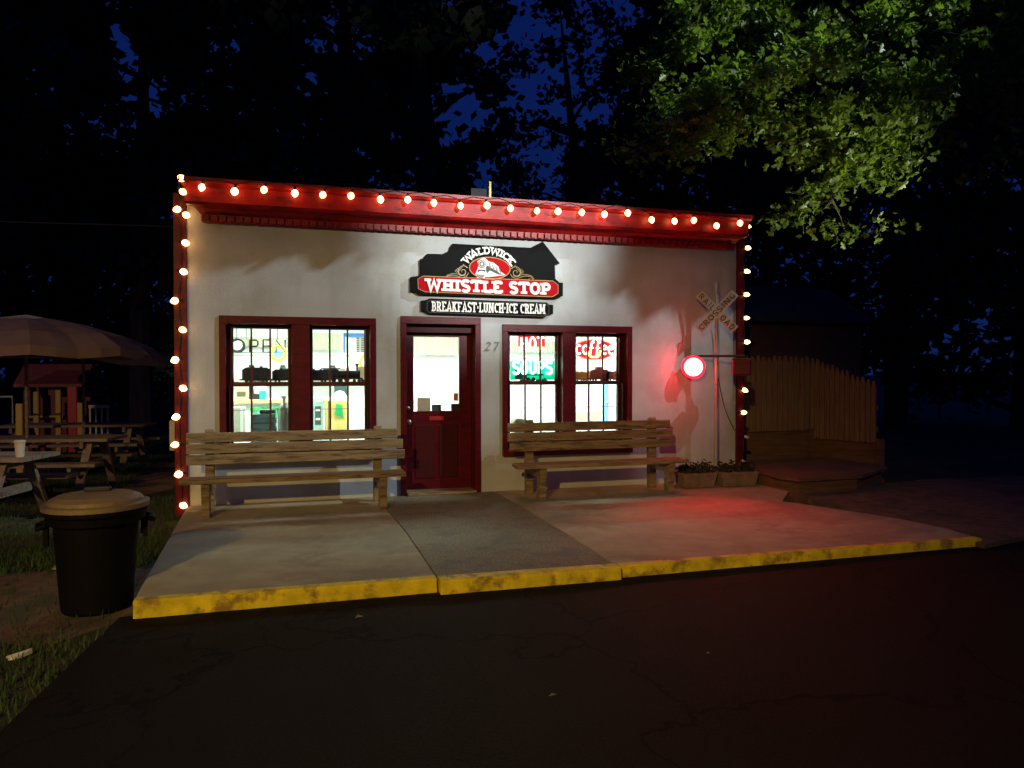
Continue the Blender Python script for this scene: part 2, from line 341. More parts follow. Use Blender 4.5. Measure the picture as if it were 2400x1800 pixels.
slab('pavement',[(2.55,0),(2.55,-1.0),(2.49,-3.73),(5.98,-3.80)]+[tuple(gd(x/K,y/K,.15))[:2] for x,y in ((2040,1140),(1930,1118),(1800,1098),(1690,1082))]+[(6.2,-.9),(6.15,0)],M['concrete'])
for nm,p,q in (('kerb',(-.93,-3.62),(1.075,-3.66)),('kerb',(2.49,-3.73),(5.98,-3.80)),('kerb',(1.085,-3.68),(2.475,-3.73))):
    ext=.05 if p[0]==1.085 else .0
    y=.055
    b=MB().prismz([(p[0],p[1]-y-ext),(q[0],q[1]-y-ext),(q[0],q[1]+.035),(p[0],p[1]+.035)],-.04,.156)
    tag(b.build(nm,M['yellow'],bevel=.012),kind='structure')
d=MB(); d.prismz([(-.99,-2.2),(-.94,-3.5),(-1.3,-3.9),(-2.2,-3.8),(-3.4,-2.9),(-3.0,-2.2),(-1.9,-2.0)],-.05,.005); tag(d.build('dirt_patch',M['dirt']),kind='structure')
d=MB(); d.prismz([(-1.9,1.6),(-1.45,2.4),(-1.5,4.2),(-1.35,6.8),(-1.75,6.8),(-1.95,4.4),(-2.15,2.6)],-.05,.006); tag(d.build('path',M['dirt']),kind='structure')
d=MB(); d.prismz([(5.9,-3.95),(6.0,-1.0),(6.3,-.9),(9,-.6),(12,-1),(40,-1),(40,-2.6),(12,-3.0),(9,-3.25)],-.05,.13); tag(d.build('verge',M['dirt']),kind='structure')
# grass blades
gb=MB()
rg=random.Random(3)
def blade(x,y,h):
    a=rg.uniform(0,6.28); dx,dy=math.cos(a)*.006,math.sin(a)*.006; lx,ly=rg.uniform(-.4,.4)*h,rg.uniform(-.4,.4)*h
    gb.add([(x-dx,y-dy,0),(x+dx,y+dy,0),(x+lx,y+ly,h)],[(0,1,2)])
for i in range(70000):
    x=rg.uniform(-8,-1.05); y=rg.uniform(-7.5,12) if rg.random()<.6 else rg.uniform(-7,-1)
    if -3.4<x<-.9 and -3.9<y<-2.1 and rg.random()<.85: continue
    if -2.15<x<-1.35 and y>1.6 and y<6.8: continue
    if y<-4 and x>-1.1-(-4-y)*.1: continue
    blade(x,y,rg.uniform(.03,.09))
tag(gb.build('grass',M['grass']),'short lawn grass left of the white building','grass',kind='stuff')
# ============================================================ BUILDING
X0,X1,DEP,HT=-1.02,6.02,5.2,3.66
B=thing('shop_building','small white stucco cafe with red trim and lit windows','building',((X0+X1)/2,0,0))
WL=(-.66,1.08,.66,2.25); WR=(2.64,4.41,.62,2.21); DR=(1.37,2.36,.15,2.285)   # openings x0,x1,z0,z1
T=.26
wall=MB()
xs=[X0,WL[0],WL[1],DR[0],DR[1],WR[0],WR[1],X1]
def fw(x0,x1,z0,z1): wall.box(x0,x1,0,T,z0,z1)
fw(X0,WL[0],0,HT); fw(WL[0],WL[1],0,WL[2]); fw(WL[0],WL[1],WL[3],HT); fw(WL[1],DR[0],0,HT); fw(DR[0],DR[1],DR[3],HT); fw(DR[0],DR[1],0,.15)
fw(DR[1],WR[0],0,HT); fw(WR[0],WR[1],0,WR[2]); fw(WR[0],WR[1],WR[3],HT); fw(WR[1],X1,0,HT)
wall.box(X0,X0+.2,T,DEP,0,HT-.3); wall.box(X1-.2,X1,T,DEP,0,HT-.3); wall.box(X0,X1,DEP,DEP+.2,0,HT-.3)
wall.build('wall',M['stucco'],B)
MB().box(X0+.2,X1-.2,T,DEP,.05,.15).build('floor',M['tile'],B)
MB().box(X0+.2,X1-.2,T,DEP,2.75,2.85).build('ceiling',M['room'],B)
MB().box(X0+.201,X1-.201,DEP-.03,DEP-.001,.15,2.75).box(X0+.2,X0+.23,T,DEP-.03,.15,2.75).box(X1-.23,X1-.2,T,DEP-.03,.15,2.75).build('interior_lining',M['room'],B)
MB().box(X0,X1,T,DEP+.2,HT-.3,HT-.22).build('roof',M['roofing'],B)
# cornice with mitred ends
prof=[(-.365,3.71),(-.365,3.665),(-.345,3.66),(-.335,3.64),(-.305,3.625),(-.285,3.47),(-.30,3.465),(-.275,3.435),(-.17,3.425),(-.13,3.40),(-.10,3.375),(-.085,3.372),(-.085,3.30),(0,3.30),(0,3.71)]
cn=MB(); n=len(prof)
xl=lambda y:-1.03+(y+.365)*.72
xr=lambda y:6.00-(y+.365)*.35
cn.add([(xl(min(y,-.085)),y,z) for y,z in prof]+[(xr(min(y,-.085)),y,z) for y,z in prof],[tuple(range(n)),tuple(range(2*n-1,n-1,-1))]+[(i,i+n,(i+1)%n+n,(i+1)%n) for i in range(n)])
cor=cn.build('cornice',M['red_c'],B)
MB().box(X0-.02,X1+.02,.0,.3,3.655,3.72).build('coping',M['red_dull'],B)
x=-.80; i=0; dm=MB()
while x<5.86:
    dm.box(x,x+.052,-.125,-.084,3.305,3.365); x+=.088
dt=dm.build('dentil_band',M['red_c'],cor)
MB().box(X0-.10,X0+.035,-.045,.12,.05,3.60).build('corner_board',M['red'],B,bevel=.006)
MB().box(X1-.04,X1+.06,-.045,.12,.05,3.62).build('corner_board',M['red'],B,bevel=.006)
# windows
def window(W,units,meet):
    x0,x1,z0,z1=W; f=MB(); c=.07
    ms=units[0][1]; me=units[1][0]
    f.box(x0,x1,-.022,.10,z1-c,z1+.02); f.box(x0,x0+c,-.024,.10,z0,z1-c); f.box(x1-c,x1,-.024,.10,z0,z1-c); f.box(x0,x1,-.05,.10,z0-.04,z0+.05)
    f.box(ms+.03,me-.03,-.018,.10,z0+.05,z1-c)
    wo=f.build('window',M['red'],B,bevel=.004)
    # inner liner
    l=MB()
    for (a,b) in units:
        l.box(a-.07,a,.10,.20,z0+.05,z1-c); l.box(b,b+.07,.10,.20,z0+.05,z1-c); l.box(a-.05,b+.05,.10,.20,z1-c-.03,z1-.02); l.box(a-.05,b+.05,.10,.2,z0,z0+.09)
        l.box(a-.03,a-.022,.04,.10,z0+.05,meet-.02); l.box(b+.022,b+.03,.04,.10,z0+.05,meet-.02)
    l.build('jamb',M['red_dull'],wo)
    for (a,b) in units:
        s=MB(); t=.03
        s.box(a,b,.155,.18,meet-.03,meet+.02)
        w_=(b-a)/3; s.box(a+w_-.011,a+w_+.011,.16,.178,meet+.02,z1-.10); s.box(a+2*w_-.011,a+2*w_+.011,.16,.178,meet+.02,z1-.10)
        s.box(a,a+.012,.155,.18,meet+.02,z1-.10); s.box(b-.012,b,.155,.18,meet+.02,z1-.10); s.box(a,b,.155,.18,z1-.115,z1-.10)
        s.box(a,b,.157,.174,(meet+z1)/2-.05,(meet+z1)/2-.044)
        s.build('upper_sash',M['dark'],wo)
        s=MB(); s.box(a,b,.125,.15,meet-.02,meet+.015); s.box(a,a+.012,.125,.15,z0+.12,meet-.02); s.box(b-.012,b,.125,.15,z0+.12,meet-.02); s.box(a,b,.125,.15,z0+.09,z0+.15)
        s.box(a+w_-.011,a+w_+.011,.13,.147,z0+.15,meet-.02); s.box(a+2*w_-.011,a+2*w_+.011,.13,.147,z0+.15,meet-.02)
        s.box(a,b,.130,.143,(z0+meet)/2+.115,(z0+meet)/2+.121)
        s.build('lower_sash',M['dark'],wo)
        MB().box(a,b,.166,.169,z0+.1,z1-.1).build('pane',M['glass'],wo)
    return wo
window(WL,[(-.53,.09),(.35,.97)],1.50)
window(WR,[(2.77,3.41),(3.65,4.28)],1.50)
# door
x0,x1,z0,z1=DR
f=MB(); f.box(x0,x0+.07,-.026,T,z0,z1-.07); f.box(x1-.07,x1,-.026,T,z0,z1-.07); f.box(x0,x1,-.024,T,z1-.07,z1+.02)
df=f.build('door_frame',M['red'],B,bevel=.004)
MB().box(x0+.07,x1-.07,.10,T,2.12,z1-.07).build('transom_panel',M['red_dull'],df)
dd=MB(); a,b,c0,c1=x0+.07,x1-.07,z0+.02,2.12
ga,gb_,gc,gd_=1.565,2.14,1.15,2.07
dd.box(a,ga,.21,.255,c0,c1); dd.box(gb_,b,.21,.255,c0,c1); dd.box(ga,gb_,.21,.255,c0,gc); dd.box(ga,gb_,.21,.255,gd_,c1)
dr=dd.build('door',M['red'],B,bevel=.003)
for k in range(2):
    MB().box(ga+.02+k*.30,ga+.25+k*.30,.198,.211,.32,.98).build('panel',M['red_dull'],dr,bevel=.01)
MB().box(ga,gb_,.228,.231,gc,gd_).build('pane',M['glass'],dr)
MB().lathe([(.0,0),(.02,0),(.022,.03),(.035,.045),(.036,.065),(.02,.08)],(a+.055,.21,1.02),16,'y').build('handle',M['brass'],dr,smooth=True)
MB().lathe([(.0,0),(.024,0),(.024,.012),(.012,.02)],(a+.055,.21,1.19),16,'y').build('deadbolt',M['brass'],dr,smooth=True)
MB().box(1.76,1.94,.202,.211,1.035,1.085).box(1.78,1.92,.198,.203,1.05,1.07).build('mail_slot',M['play_crim'],dr)
MB().box(a,b,-.10,.205,.15,.185).build('threshold',M['wood'],B,bevel=.01)
# stickers on the door glass
def sheet(name,x0,y0,x1,y1,Y,m,label,cat='notice',th=.002):
    p=at(x0,y1,Y);q=at(x1,y0,Y); o=MB().box(p.x,q.x,Y,Y+th,p.z,q.z).build(name,m); return tag(o,label,cat)
sheet('sticker',978,932,1009,966,.222,M['cross_white'],'pale rounded decal at lower left of the door glass','sticker')
sheet('sticker',1012,948,1034,965,.222,M['slate'],'small dark decal at bottom middle of the door glass','sticker')
sheet('sticker',1063,921,1074,940,.222,M['orange'],'small orange decal at right edge of the door glass','sticker')
sheet('sticker',1057,946,1076,966,.222,M['iron'],'square black decal at lower right corner of door glass','sticker')
# rooftop vent
v=at(1128,455,1.2); vt=thing('roof_vent','small pale vent with a yellow stub rising above cornice','roof vent',(v.x,1.2,HT-.25))
MB().box(v.x-.17,v.x+.05,1.1,1.35,HT-.22,v.z+.05).build('housing',M['roofing'],vt); MB().box(v.x+.10,v.x+.13,1.15,1.18,HT-.22,v.z+.17).build('pipe',M['bright_yellow'],vt)
# ============================================================ STRING LIGHTS
def bulb(parent,p,dirv,m='bulb',s=1.3):
    s*=random.uniform(.9,1.08); m=random.choice(['bulb','bulb','bulb_b']) if m=='bulb' else m; dirv=Vector(dirv).normalized()+Vector((random.uniform(-.2,.2),random.uniform(-.1,.1),random.uniform(-.2,.2)))
    d=Vector(dirv).normalized(); q=Vector((0,0,1)).rotation_difference(d)
    mtx=Matrix.Translation(Vector(p))@q.to_matrix().to_4x4()
    o=MB().lathe([(.006,-.0),(.017*s,.010),(.027*s,.030),(.029*s,.045),(.022*s,.066),(.010*s,.082),(.001,.088)],(0,0,0),12).xf(mtx).build('bulb',M[m],parent,smooth=True)
    MB().lathe([(.013,-.03),(.014,.0),(.014,.008)],(0,0,0),10).xf(mtx).build('socket',M['wire'],o)
    return o
S_=lambda p:(p[0]/K,p[1]/K)
top=[(438,405),(508,414),(573,411),(637,418),(700,422),(760,424),(821,431),(881,432),(937,438),(994,445),(1051,444),(1103,450),(1160,456),(1205,457),(1257,459),(1306,463),(1355,460),(1406,475),(1456,478),(1499,476),(1546,488),(1597,482)]
sl=thing('string_lights','row of warm lit bulbs strung along the red cornice','string lights',(2.5,-.36,3.6),'strings of warm bulbs round the facade')
pts=[]
for (px,py) in top:
    p=at(px/K,py/K,-.375); bulb(sl,p+Vector((0,0,.04)),(random.uniform(-.2,.2),-.25,-1)); pts.append(p+Vector((0,.01,.075)))
wp=[(-1.0,-.38,3.66)]
for i,p in enumerate(pts):
    wp.append(p)
    if i<len(pts)-1: wp.append((p+pts[i+1])/2+Vector((0,0,.03)))
MB().tube(wp,.006,6).build('cable',M['wire'],sl)
left=[(393,385,.1),(396,413,1),(402,464,1),(383,452,-1),(400,525,1),(396,587,1),(378,650,-1),(394,712,1),(378,777,-1),(395,838,1),(381,901,-1),(379,962,-1),(387,1026,-1),(395,1092,1)]
sl2=thing('string_lights','string of warm lit bulbs down the left red corner board','string lights',(-1.1,-.08,1.8),'strings of warm bulbs round the facade')
wp=[]
for px,py,sd in left:
    Y=-.10 if py>430 else -.34
    p=at(px/K,py/K,Y); dv=(sd*.9,-.3,-.35) if sd!=.1 else (-.8,-.1,.6); bulb(sl2,p-Vector(dv).normalized()*.04,dv); wp.append((p.x*.4-1.05*.6,Y+.035,p.z+.01))
MB().tube(wp,.006,6).build('cable',M['wire'],sl2)
right=[(1613,488),(1613,535),(1611,585),(1610,636),(1610,687),(1611,738),(1610,788),(1607,840),(1604,891),(1610,942),(1601,995)]
sl3=thing('string_lights','string of warm bulbs down right corner, lowest two unlit','string lights',(6.12,-.08,1.8),'strings of warm bulbs round the facade')
wp=[]
for i,(px,py) in enumerate(right):
    p=at(px/K,py/K,-.06); off=i>=9
    bulb(sl3,p-Vector((.03,0,.0)),(1,-.3,-.2),'bulb_off' if off else 'bulb',.8 if off else 1); wp.append((6.06+.02*(i%2),-.055,p.z+.01))
MB().tube(wp,.006,6).build('cable',M['wire'],sl3)
# ============================================================ SIGNS
def zpt(zx,zy,Y): return at(940+zx/5.53,540+zy/5.53,Y)
def outline(pts,Y0,Y1,mb=None):
    mb=mb or MB(); mb.prism([(p.x,p.z) for p in [zpt(x,y,(Y0+Y1)/2) for x,y in pts]],Y0,Y1); return mb
sg=thing('shop_sign','black board shaped like a train and depot above the door','sign',(2.45,0,2.6))
out=[(118,608),(118,795),(168,796),(235,836),(1960,886),(2005,884),(2090,852),(2090,680),(2042,676),(1992,628),(1985,436),(2052,432),(1830,148),(1670,228),(660,175),(640,205),(615,275),(520,310),(330,305),(315,325),(275,370),(245,376),(245,568),(215,592)]
outline(out,-.062,-.012).build('board',M['black'],sg,bevel=.004)
ban=[(217,628),(285,592),(1965,655),(2035,705),(2035,815),(1960,862),(310,797),(222,757)]
outline(ban,-.068,-.063).build('banner',M['sign_red'],sg)
ed=[zpt(x,y,-.069) for x,y in ban]; bo=MB().tube(ed,.0045,6,closed=True).build('banner_edge',M['gold'],sg)
p0=zpt(320,778,-.068);p1=zpt(1915,832,-.068); 
# WHISTLE STOP
L,f=plane_f(p0,zpt(1915,835,-.068),0); hgt=(zpt(320,625,-.068)-zpt(320,778,-.068)).length
tx=MB(); text(tx,'WHISTLE STOP',f,hgt,L+.03,.265,True,0,-.013,.47,.21); tx.build('lettering',M['white'],sg)
# WALDWICK on an arc
cx,cz=(zpt(1150,520,-.063).x,zpt(1150,520,-.063).z)
wd=zpt(1480,420,-.063).x-cx
tx=MB(); s='WALDWICK'; tot=sum(GL[c][0] for c in s); acc=0
rx=.335; rz=.245
for c in s:
    gw=GL[c][0]; t=(acc+gw/2)/tot; acc+=gw
    ang=R(157-134*t); rr_x,rr_z=rx*.87,rz*.84
    px=cx-.01+rr_x*math.cos(ang); pz=cz-.005+rr_z*math.sin(ang)
    tang=Vector((rr_x*math.sin(ang),-rr_z*math.cos(ang))).normalized(); nor=Vector((-tang.y,tang.x))
    h=.086; ww=.108*gw/.85
    def ff(u,v,dep,px=px,pz=pz,tang=tang,nor=nor,ww=ww): return (px+tang.x*(u-ww/2)+nor.x*v,-.062+dep,pz+tang.y*(u-ww/2)+nor.y*v)
    text(tx,c,ff,h,ww,.22,True,0,-.005,.46,.2)
tx.build('name_lettering',M['white'],sg)
# oval emblem with a steam engine
ov=MB(); c_=zpt(1150,492,-.064); rxo=(zpt(1412,492,-.064)-c_).length; rzo=(zpt(1150,350,-.064)-c_).length
ov.prism([(c_.x+rxo*.97*math.cos(R(a)),c_.z+rzo*.97*math.sin(R(a))) for a in range(0,360,10)],-.071,-.060); em=ov.build('oval',M['sign_red'],sg)
MB().tube([(c_.x+rxo*math.cos(R(a)),-.070,c_.z+rzo*math.sin(R(a))) for a in range(0,360,10)],.006,6,closed=True).build('oval_rim',M['gold'],em)
def poly(pts,Y,m,name,par,th=.002): outline(pts,Y-th,Y).build(name,m,par)
poly([(1050,362),(1085,352),(1130,400),(1200,420),(1262,470),(1275,520),(1355,580),(1120,605),(1080,600),(1085,625),(985,612),(965,560),(1000,480),(990,400)],-.0712,M['white'],'engine_body',em)
poly([(1100,470),(1120,455),(1250,530),(1285,560),(1340,580),(1260,572),(1150,520),(1120,560),(1100,520)],-.0734,M['iron'],'engine_shade',em)
poly([(1000,505),(1095,510),(1090,550),(1075,530),(1050,528),(1020,526),(990,555)],-.0736,M['iron'],'engine_beam',em)
poly([(975,565),(1085,575),(1080,598),(1050,618),(1010,614),(985,600)],-.0738,M['dark'],'engine_pilot',em)
ca=zpt(1047,435,-.074); MB().lathe([(.0,0),(.050,0),(.050,.003)],(ca.x,-.0735,ca.z),24,'y').build('smokebox',M['iron'],em)
MB().tube([(ca.x+.037*math.cos(R(a)),-.0768,ca.z+.037*math.sin(R(a))) for a in range(0,360,20)],.0045,6,closed=True).build('smokebox_ring',M['white'],em)
MB().lathe([(.0,0),(.017,0),(.017,.002)],(ca.x,-.0768,ca.z),16,'y').build('headlamp',M['white'],em)
for k in range(4):
    x_=1130+k*45; poly([(x_,415+k*32),(x_+14,408+k*32),(x_+42,490+k*22),(x_+26,495+k*22)],-.0740,M['grey'],'engine_highlight',em)
# scrolls
def scroll(side):
    m=MB(); sx=-1 if side<0 else 1; q=lambda x,y:zpt(1150+sx*(x-1150)+(-10 if side<0 else 0),y-(12 if side<0 else 0),-.064)
    def sp(cx,cy,r0,r1,a0,a1,n=22):
        return [q(cx+(r0+(r1-r0)*i/n)*math.cos(R(a0+(a1-a0)*i/n)),cy+(r0+(r1-r0)*i/n)*math.sin(R(a0+(a1-a0)*i/n))) for i in range(n+1)]
    c1=sp(1490,545,14,80,0,-500); m.tube(c1,.0035,5)
    m.tube(sp(1490,545,10,62,40,-420),.0025,5)
    m.tube([q(1415,560),q(1440,605),q(1500,625),q(1570,600),q(1620,590),q(1680,600),q(1712,635),q(1700,655),q(1670,655),q(1655,635),q(1672,622)],.0038,5)
    m.tube([q(1450,590),q(1510,600),q(1560,575),q(1620,570),q(1690,590),q(1718,625)],.003,5)
    m.tube([q(1540,560),q(1570,535),q(1560,500),q(1535,520)],.003,5); m.tube([q(1560,560),q(1590,540),q(1570,515)],.003,5)
    m.tube([q(1430,500),q(1460,475),q(1480,450),q(1500,490),q(1540,540)],.0032,5)
    m.build('scroll',M['gold'],sg)
scroll(-1); scroll(1)
# lower sign
s2=thing('menu_sign','long narrow black plaque listing meals under the depot board','sign',(2.45,0,2.35))
out2=[(258,912),(318,903),(368,882),(1880,935),(1908,962),(1965,966),(1965,1086),(1900,1092),(1852,1132),(350,1086),(302,1056),(258,1046)]
outline(out2,-.055,-.012).build('board',M['black'],s2,bevel=.003)
inn=[(338,935),(372,905),(1868,955),(1918,985),(1916,1080),(1850,1112),(365,1062),(336,1035)]
MB().tube([zpt(x,y,-.056) for x,y in inn],.002,5,closed=True).build('edge_line',M['grey'],s2)
L,f=plane_f(zpt(395,1048,-.056),zpt(1865,1085,-.056),0); hgt=(zpt(395,915,-.056)-zpt(395,1046,-.056)).length
tx=MB(); text(tx,'BREAKFAST.LUNCH.ICE CREAM',f,hgt,L,.13,True,0,-.004,.42,.13); tx.build('lettering',M['white'],s2)
# house number 27
tx=MB(); p=at(1134,822,-.004); hn=thing('house_number','dark metal street number 27 right of the red door','house number',(p.x,0,p.z))
for c,xx in (('2',1135),('7',1153)):
    p=at(xx,821,-.004); m_=MB(); text(m_,c,lambda u,v,d,p=p:(p.x+u+v*.22,-.001+d,p.z+v),.105,.075,.13,False,0,-.012); m_.build('digit',M['grey'],hn)
# ============================================================ CROSSING SIGNAL
sx,sy=5.53,-.24; ANG=-.50
cs=thing('railroad_crossing_signal','white crossbuck post with one lit red lamp at right corner','crossing signal',(sx,sy,.15))
def rot(mb): return mb.xf(Matrix.Translation((sx,sy,0))@Matrix.Rotation(ANG,4,'Z'))
rot(MB().lathe([(.045,.15),(.045,.25),(.026,.27),(.026,2.70),(.034,2.71),(.034,2.80),(.02,2.82)],(0,0,0),16)).build('post',M['steel'],cs,smooth=False)
zc=2.43
for sgn,txt in ((1,'RAILSROAD'),(-1,'CROSSING')):
    ang=R(-46*sgn); Lh=.335
    dvec=Vector((math.cos(ang),0,math.sin(ang))); up=Vector((-math.sin(ang),0,math.cos(ang)))
    yb=-.035 if sgn>0 else -.05
    q=[Vector((0,0,zc))+dvec*a+up*b for a,b in ((-Lh,-.058),(Lh,-.058),(Lh,.058),(-Lh,.058))]
    bl=rot(MB().prism([(p.x,p.z) for p in q],yb-.012,yb)).build('blade',M['cross_white'],cs)
    s='RAIL ROAD' if sgn>0 else 'CROSSING'
    o_=Vector((0,0,zc))+dvec*(-Lh+.015)+up*(-.038)
    m_=MB(); text(m_,s,lambda u,v,d,o_=o_,dvec=dvec,up=up:tuple(o_+dvec*u+up*v+Vector((0,yb-.012+d,0))),.076,2*Lh-.03,.15,False,0,-.003)
    rot(m_).build('lettering',M['rust'],bl)
rot(MB().tube([(-.30,-.03,1.845),(.36,-.03,1.845)],.017,10)).build('crossarm',M['iron'],cs)
for k,xx in enumerate((-.30,.30)):
    zz=1.70; h=rot(MB().lathe([(.0,.0),(.07,0),(.10,.03),(.115,.09),(.115,.10)],(xx,.02,zz),24,'y').tube([(xx,-.03,1.845),(xx,-.03,1.80)],.014,8)).build('lamp_housing',M['iron'],cs,smooth=False)
    if k==0:
        rot(MB().lathe([(.0,0),(.118,0),(.12,.02),(.10,.05),(.06,.07),(.0,.078)],(xx,-.085,zz),28,'y')).build('lens',M['lens'],h,smooth=True)
        rot(MB().lathe([(.118,0),(.155,0),(.155,.012),(.118,.012)],(xx,-.07,zz),28,'y')).build('bloom_ring',M['red_glow'],h)  # added emissive ring, stands in for bloom around the lit lens
    else:
        rot(MB().box(xx-.115,xx+.115,-.30,-.085,zz-.11,zz+.11)).build('cover',M['red'],h,bevel=.02)
p=Matrix.Translation((sx,sy,0))@Matrix.Rotation(ANG,4,'Z')@Vector((-.30,-.48,1.55))
pl=bpy.data.lights.new('red_signal_glow','POINT'); pl.energy=6; pl.color=(1,.03,.05); pl.shadow_soft_size=.05; po=bpy.data.objects.new('red_signal_glow',pl); COL.objects.link(po); po.location=p-Vector((0,0,.0)); po.parent=cs; po.location=p-Vector(cs.location)
rs=spot('red_signal_beam',p+Vector((0,.05,.12)),(4.3,-2.6,.15),150,(1,.03,.04),75,1.0,.05); rs.parent=cs; rs.location=Vector(rs.location)-Vector(cs.location)
def hang(name,pts,r,label):
    o=MB().tube(pts,r,6).build(name,M['wire']); return tag(o,label,'cable')
def curve(ps,n=8):
    out=[];ps=[Vector(p) for p in ps]
    for i in range(len(ps)-1):
        p0=ps[max(i-1,0)];p1=ps[i];p2=ps[i+1];p3=ps[min(i+2,len(ps)-1)]
        for k in range(n):
            t=k/n; out.append(.5*((2*p1)+(p2-p0)*t+(2*p0-5*p1+4*p2-p3)*t*t+(3*p1-p0-3*p2+p3)*t**3))
    out.append(ps[-1]); return out
hang('power_cable',curve([at(1680,762,-.05),at(1682,800,-.04),at(1680,850,-.03),at(1686,900,-.02),at(1700,960,-.02),at(1722,1010,-.03)]),.006,'thin black wire looping from crossing post to right corner')
# ============================================================ BENCHES
def bench(name,label,xa,xb,yb,ys,zt,zseat,legx,ends):
    b=thing(name,label,'bench',((xa+xb)/2,(yb+ys)/2,.15),'slatted wooden benches against the white wall')
    h=.105
    for k in range(3):
        z1_=zt-k*.118; lean=.012*k
        MB().box(xa+ends[k][0],xb+ends[k][1],yb-lean-.04,yb-lean,z1_-h,z1_).build('back_slat',M['wood'],b,bevel=.006)
    MB().box(xa-.02,xb+.0,ys,ys+.14,zseat-.045,zseat).build('seat_plank',M['wood'],b,bevel=.006)
    MB().box(xa-.0,xb+.0,ys+.155,ys+.295,zseat-.045,zseat).build('seat_plank',M['wood'],b,bevel=.006)
    for lx in legx:
        up=MB().prismx([(yb+.005,.15),(yb+.10,.15),(yb+.11,zt-.2),(yb+.085,zt+.02),(yb+.02,zt+.035),(yb+.001,zt+.01)],lx-.045,lx+.045)
        up.build('back_post',M['wood'],b,bevel=.008)
        MB().prismx([(ys+.00,zseat-.05),(ys+.19,zseat-.05),(ys+.15,zseat-.22),(ys+.17,.15),(ys+.03,.15),(ys+.05,zseat-.24)],lx-.04,lx+.04).build('leg',M['wood'],b,bevel=.006)
        MB().box(lx-.038,lx+.038,ys+.17,yb+.10,zseat-.16,zseat-.06).build('rail',M['wood'],b,bevel=.004)
    return b
bench('bench','wooden slat bench under left window, lit yellow, beside trash can',-.97,1.30,-.33,-.86,.985,.545,(-.74,1.06),((0,-.02),(0,.04),(0,.06)))
bench('bench','wooden slat bench under right window, darker, behind it neon signs',2.60,4.78,-.33,-.84,1.02,.565,(2.90,4.56),((0,.0),(0,.03),(.02,.03)))
# ============================================================ TRASH CAN
tc=Vector((-1.23,-3.22,.005)); t=thing('trash_can','round black bin with tan domed lid at left kerb end','trash can',tc)
MB().lathe([(.0,0),(.215,0),(.225,.02),(.265,.60),(.268,.64)],tc,40).build('body',M['black_pl'],t,smooth=False)
MB().lathe([(.27,.595),(.305,.61),(.31,.66),(.325,.675),(.325,.71),(.27,.715)],tc,40).build('rim',M['black_pl'],t)
for k in (0,1):
    a=k*math.pi+.25; cx_,cy_=tc.x+.30*math.cos(a),tc.y+.30*math.sin(a); tt=Vector((-math.sin(a),math.cos(a),0)); o_=Vector((math.cos(a),math.sin(a),0)); c0_=Vector((cx_,cy_,.62))
    MB().tube([c0_+tt*.09,c0_+tt*.08+o_*.05-Vector((0,0,.02)),c0_-tt*.08+o_*.05-Vector((0,0,.02)),c0_-tt*.09],.016,8).beam(c0_+tt*.07-Vector((0,0,.0)),c0_+tt*.07-Vector((0,0,.14)),.03,.03).beam(c0_-tt*.07,c0_-tt*.07-Vector((0,0,.14)),.03,.03).build('handle',M['black_pl'],t)
lid=MB().lathe([(.325,.70),(.335,.705),(.335,.735),(.315,.74),(.30,.742),(.29,.765),(.24,.79),(.17,.80),(.10,.803),(.0,.803)],tc,48).build('lid',M['lid'],t,smooth=False)
MB().box(tc.x-.085,tc.x+.085,tc.y+.03,tc.y+.075,tc.z+.80,tc.z+.835).build('grip',M['iron'],lid,bevel=.01)
# ============================================================ PLANTERS, DECK, FENCE
def planter(p,wd,dp_,h,label,rz=0):
    o=thing('planter',label,'planter',(p[0],p[1],.15),'low planters at the right end of wall')
    x,y=p; MB().hexa([(x-wd*.42,y-dp_*.42,.15),(x+wd*.42,y-dp_*.42,.15),(x+wd*.42,y+dp_*.42,.15),(x-wd*.42,y+dp_*.42,.15)],[(x-wd/2,y-dp_/2,.15+h),(x+wd/2,y-dp_/2,.15+h),(x+wd/2,y+dp_/2,.15+h),(x-wd/2,y+dp_/2,.15+h)]).build('tub',M['stone'],o,bevel=.015)
    fb=MB(); r=random.Random(int(x*100))
    for i in range(420):
        cx0=x+r.choice([-.3,.02,.3])*wd+r.gauss(0,.045); q=Vector((cx0,y+r.uniform(-.4,.4)*dp_,.15+h+abs(r.gauss(0,.05)))); a=Vector((r.uniform(-1,1),r.uniform(-1,1),r.uniform(-1,1)))*.028; b_=a.cross(Vector((r.random(),r.random(),r.random()))).normalized()*.018
        fb.add([q-a,q+b_,q+a,q-b_],[(0,1,2,3)])
    fb.build('flowers',M['flower'],o)
planter((5.12,-.42),.50,.26,.19,'dark low planter with wilted plants nearest the right bench')
planter((5.68,-.45),.56,.30,.19,'tan low planter with dark plants touching the wooden step')
dk=thing('wooden_deck','low dark wooden deck beyond the right corner of building','deck',(6.6,-.4,.0))
MB().prismz([(5.98,-.10),(6.02,-.62),(5.98,-.98),(6.05,-1.25),(7.05,-1.2),(8.0,-.6),(8.0,.6),(6.10,.6),(6.10,-.10)],.29,.33).build('deck_top',M['fence_dark'],dk)
MB().prismz([(6.04,-.12),(6.04,-.95),(6.10,-1.20),(7.0,-1.15),(7.95,-.56),(7.95,.55),(6.12,.55),(6.12,-.12)],.0,.288).build('skirt',M['fence_dark'],dk)
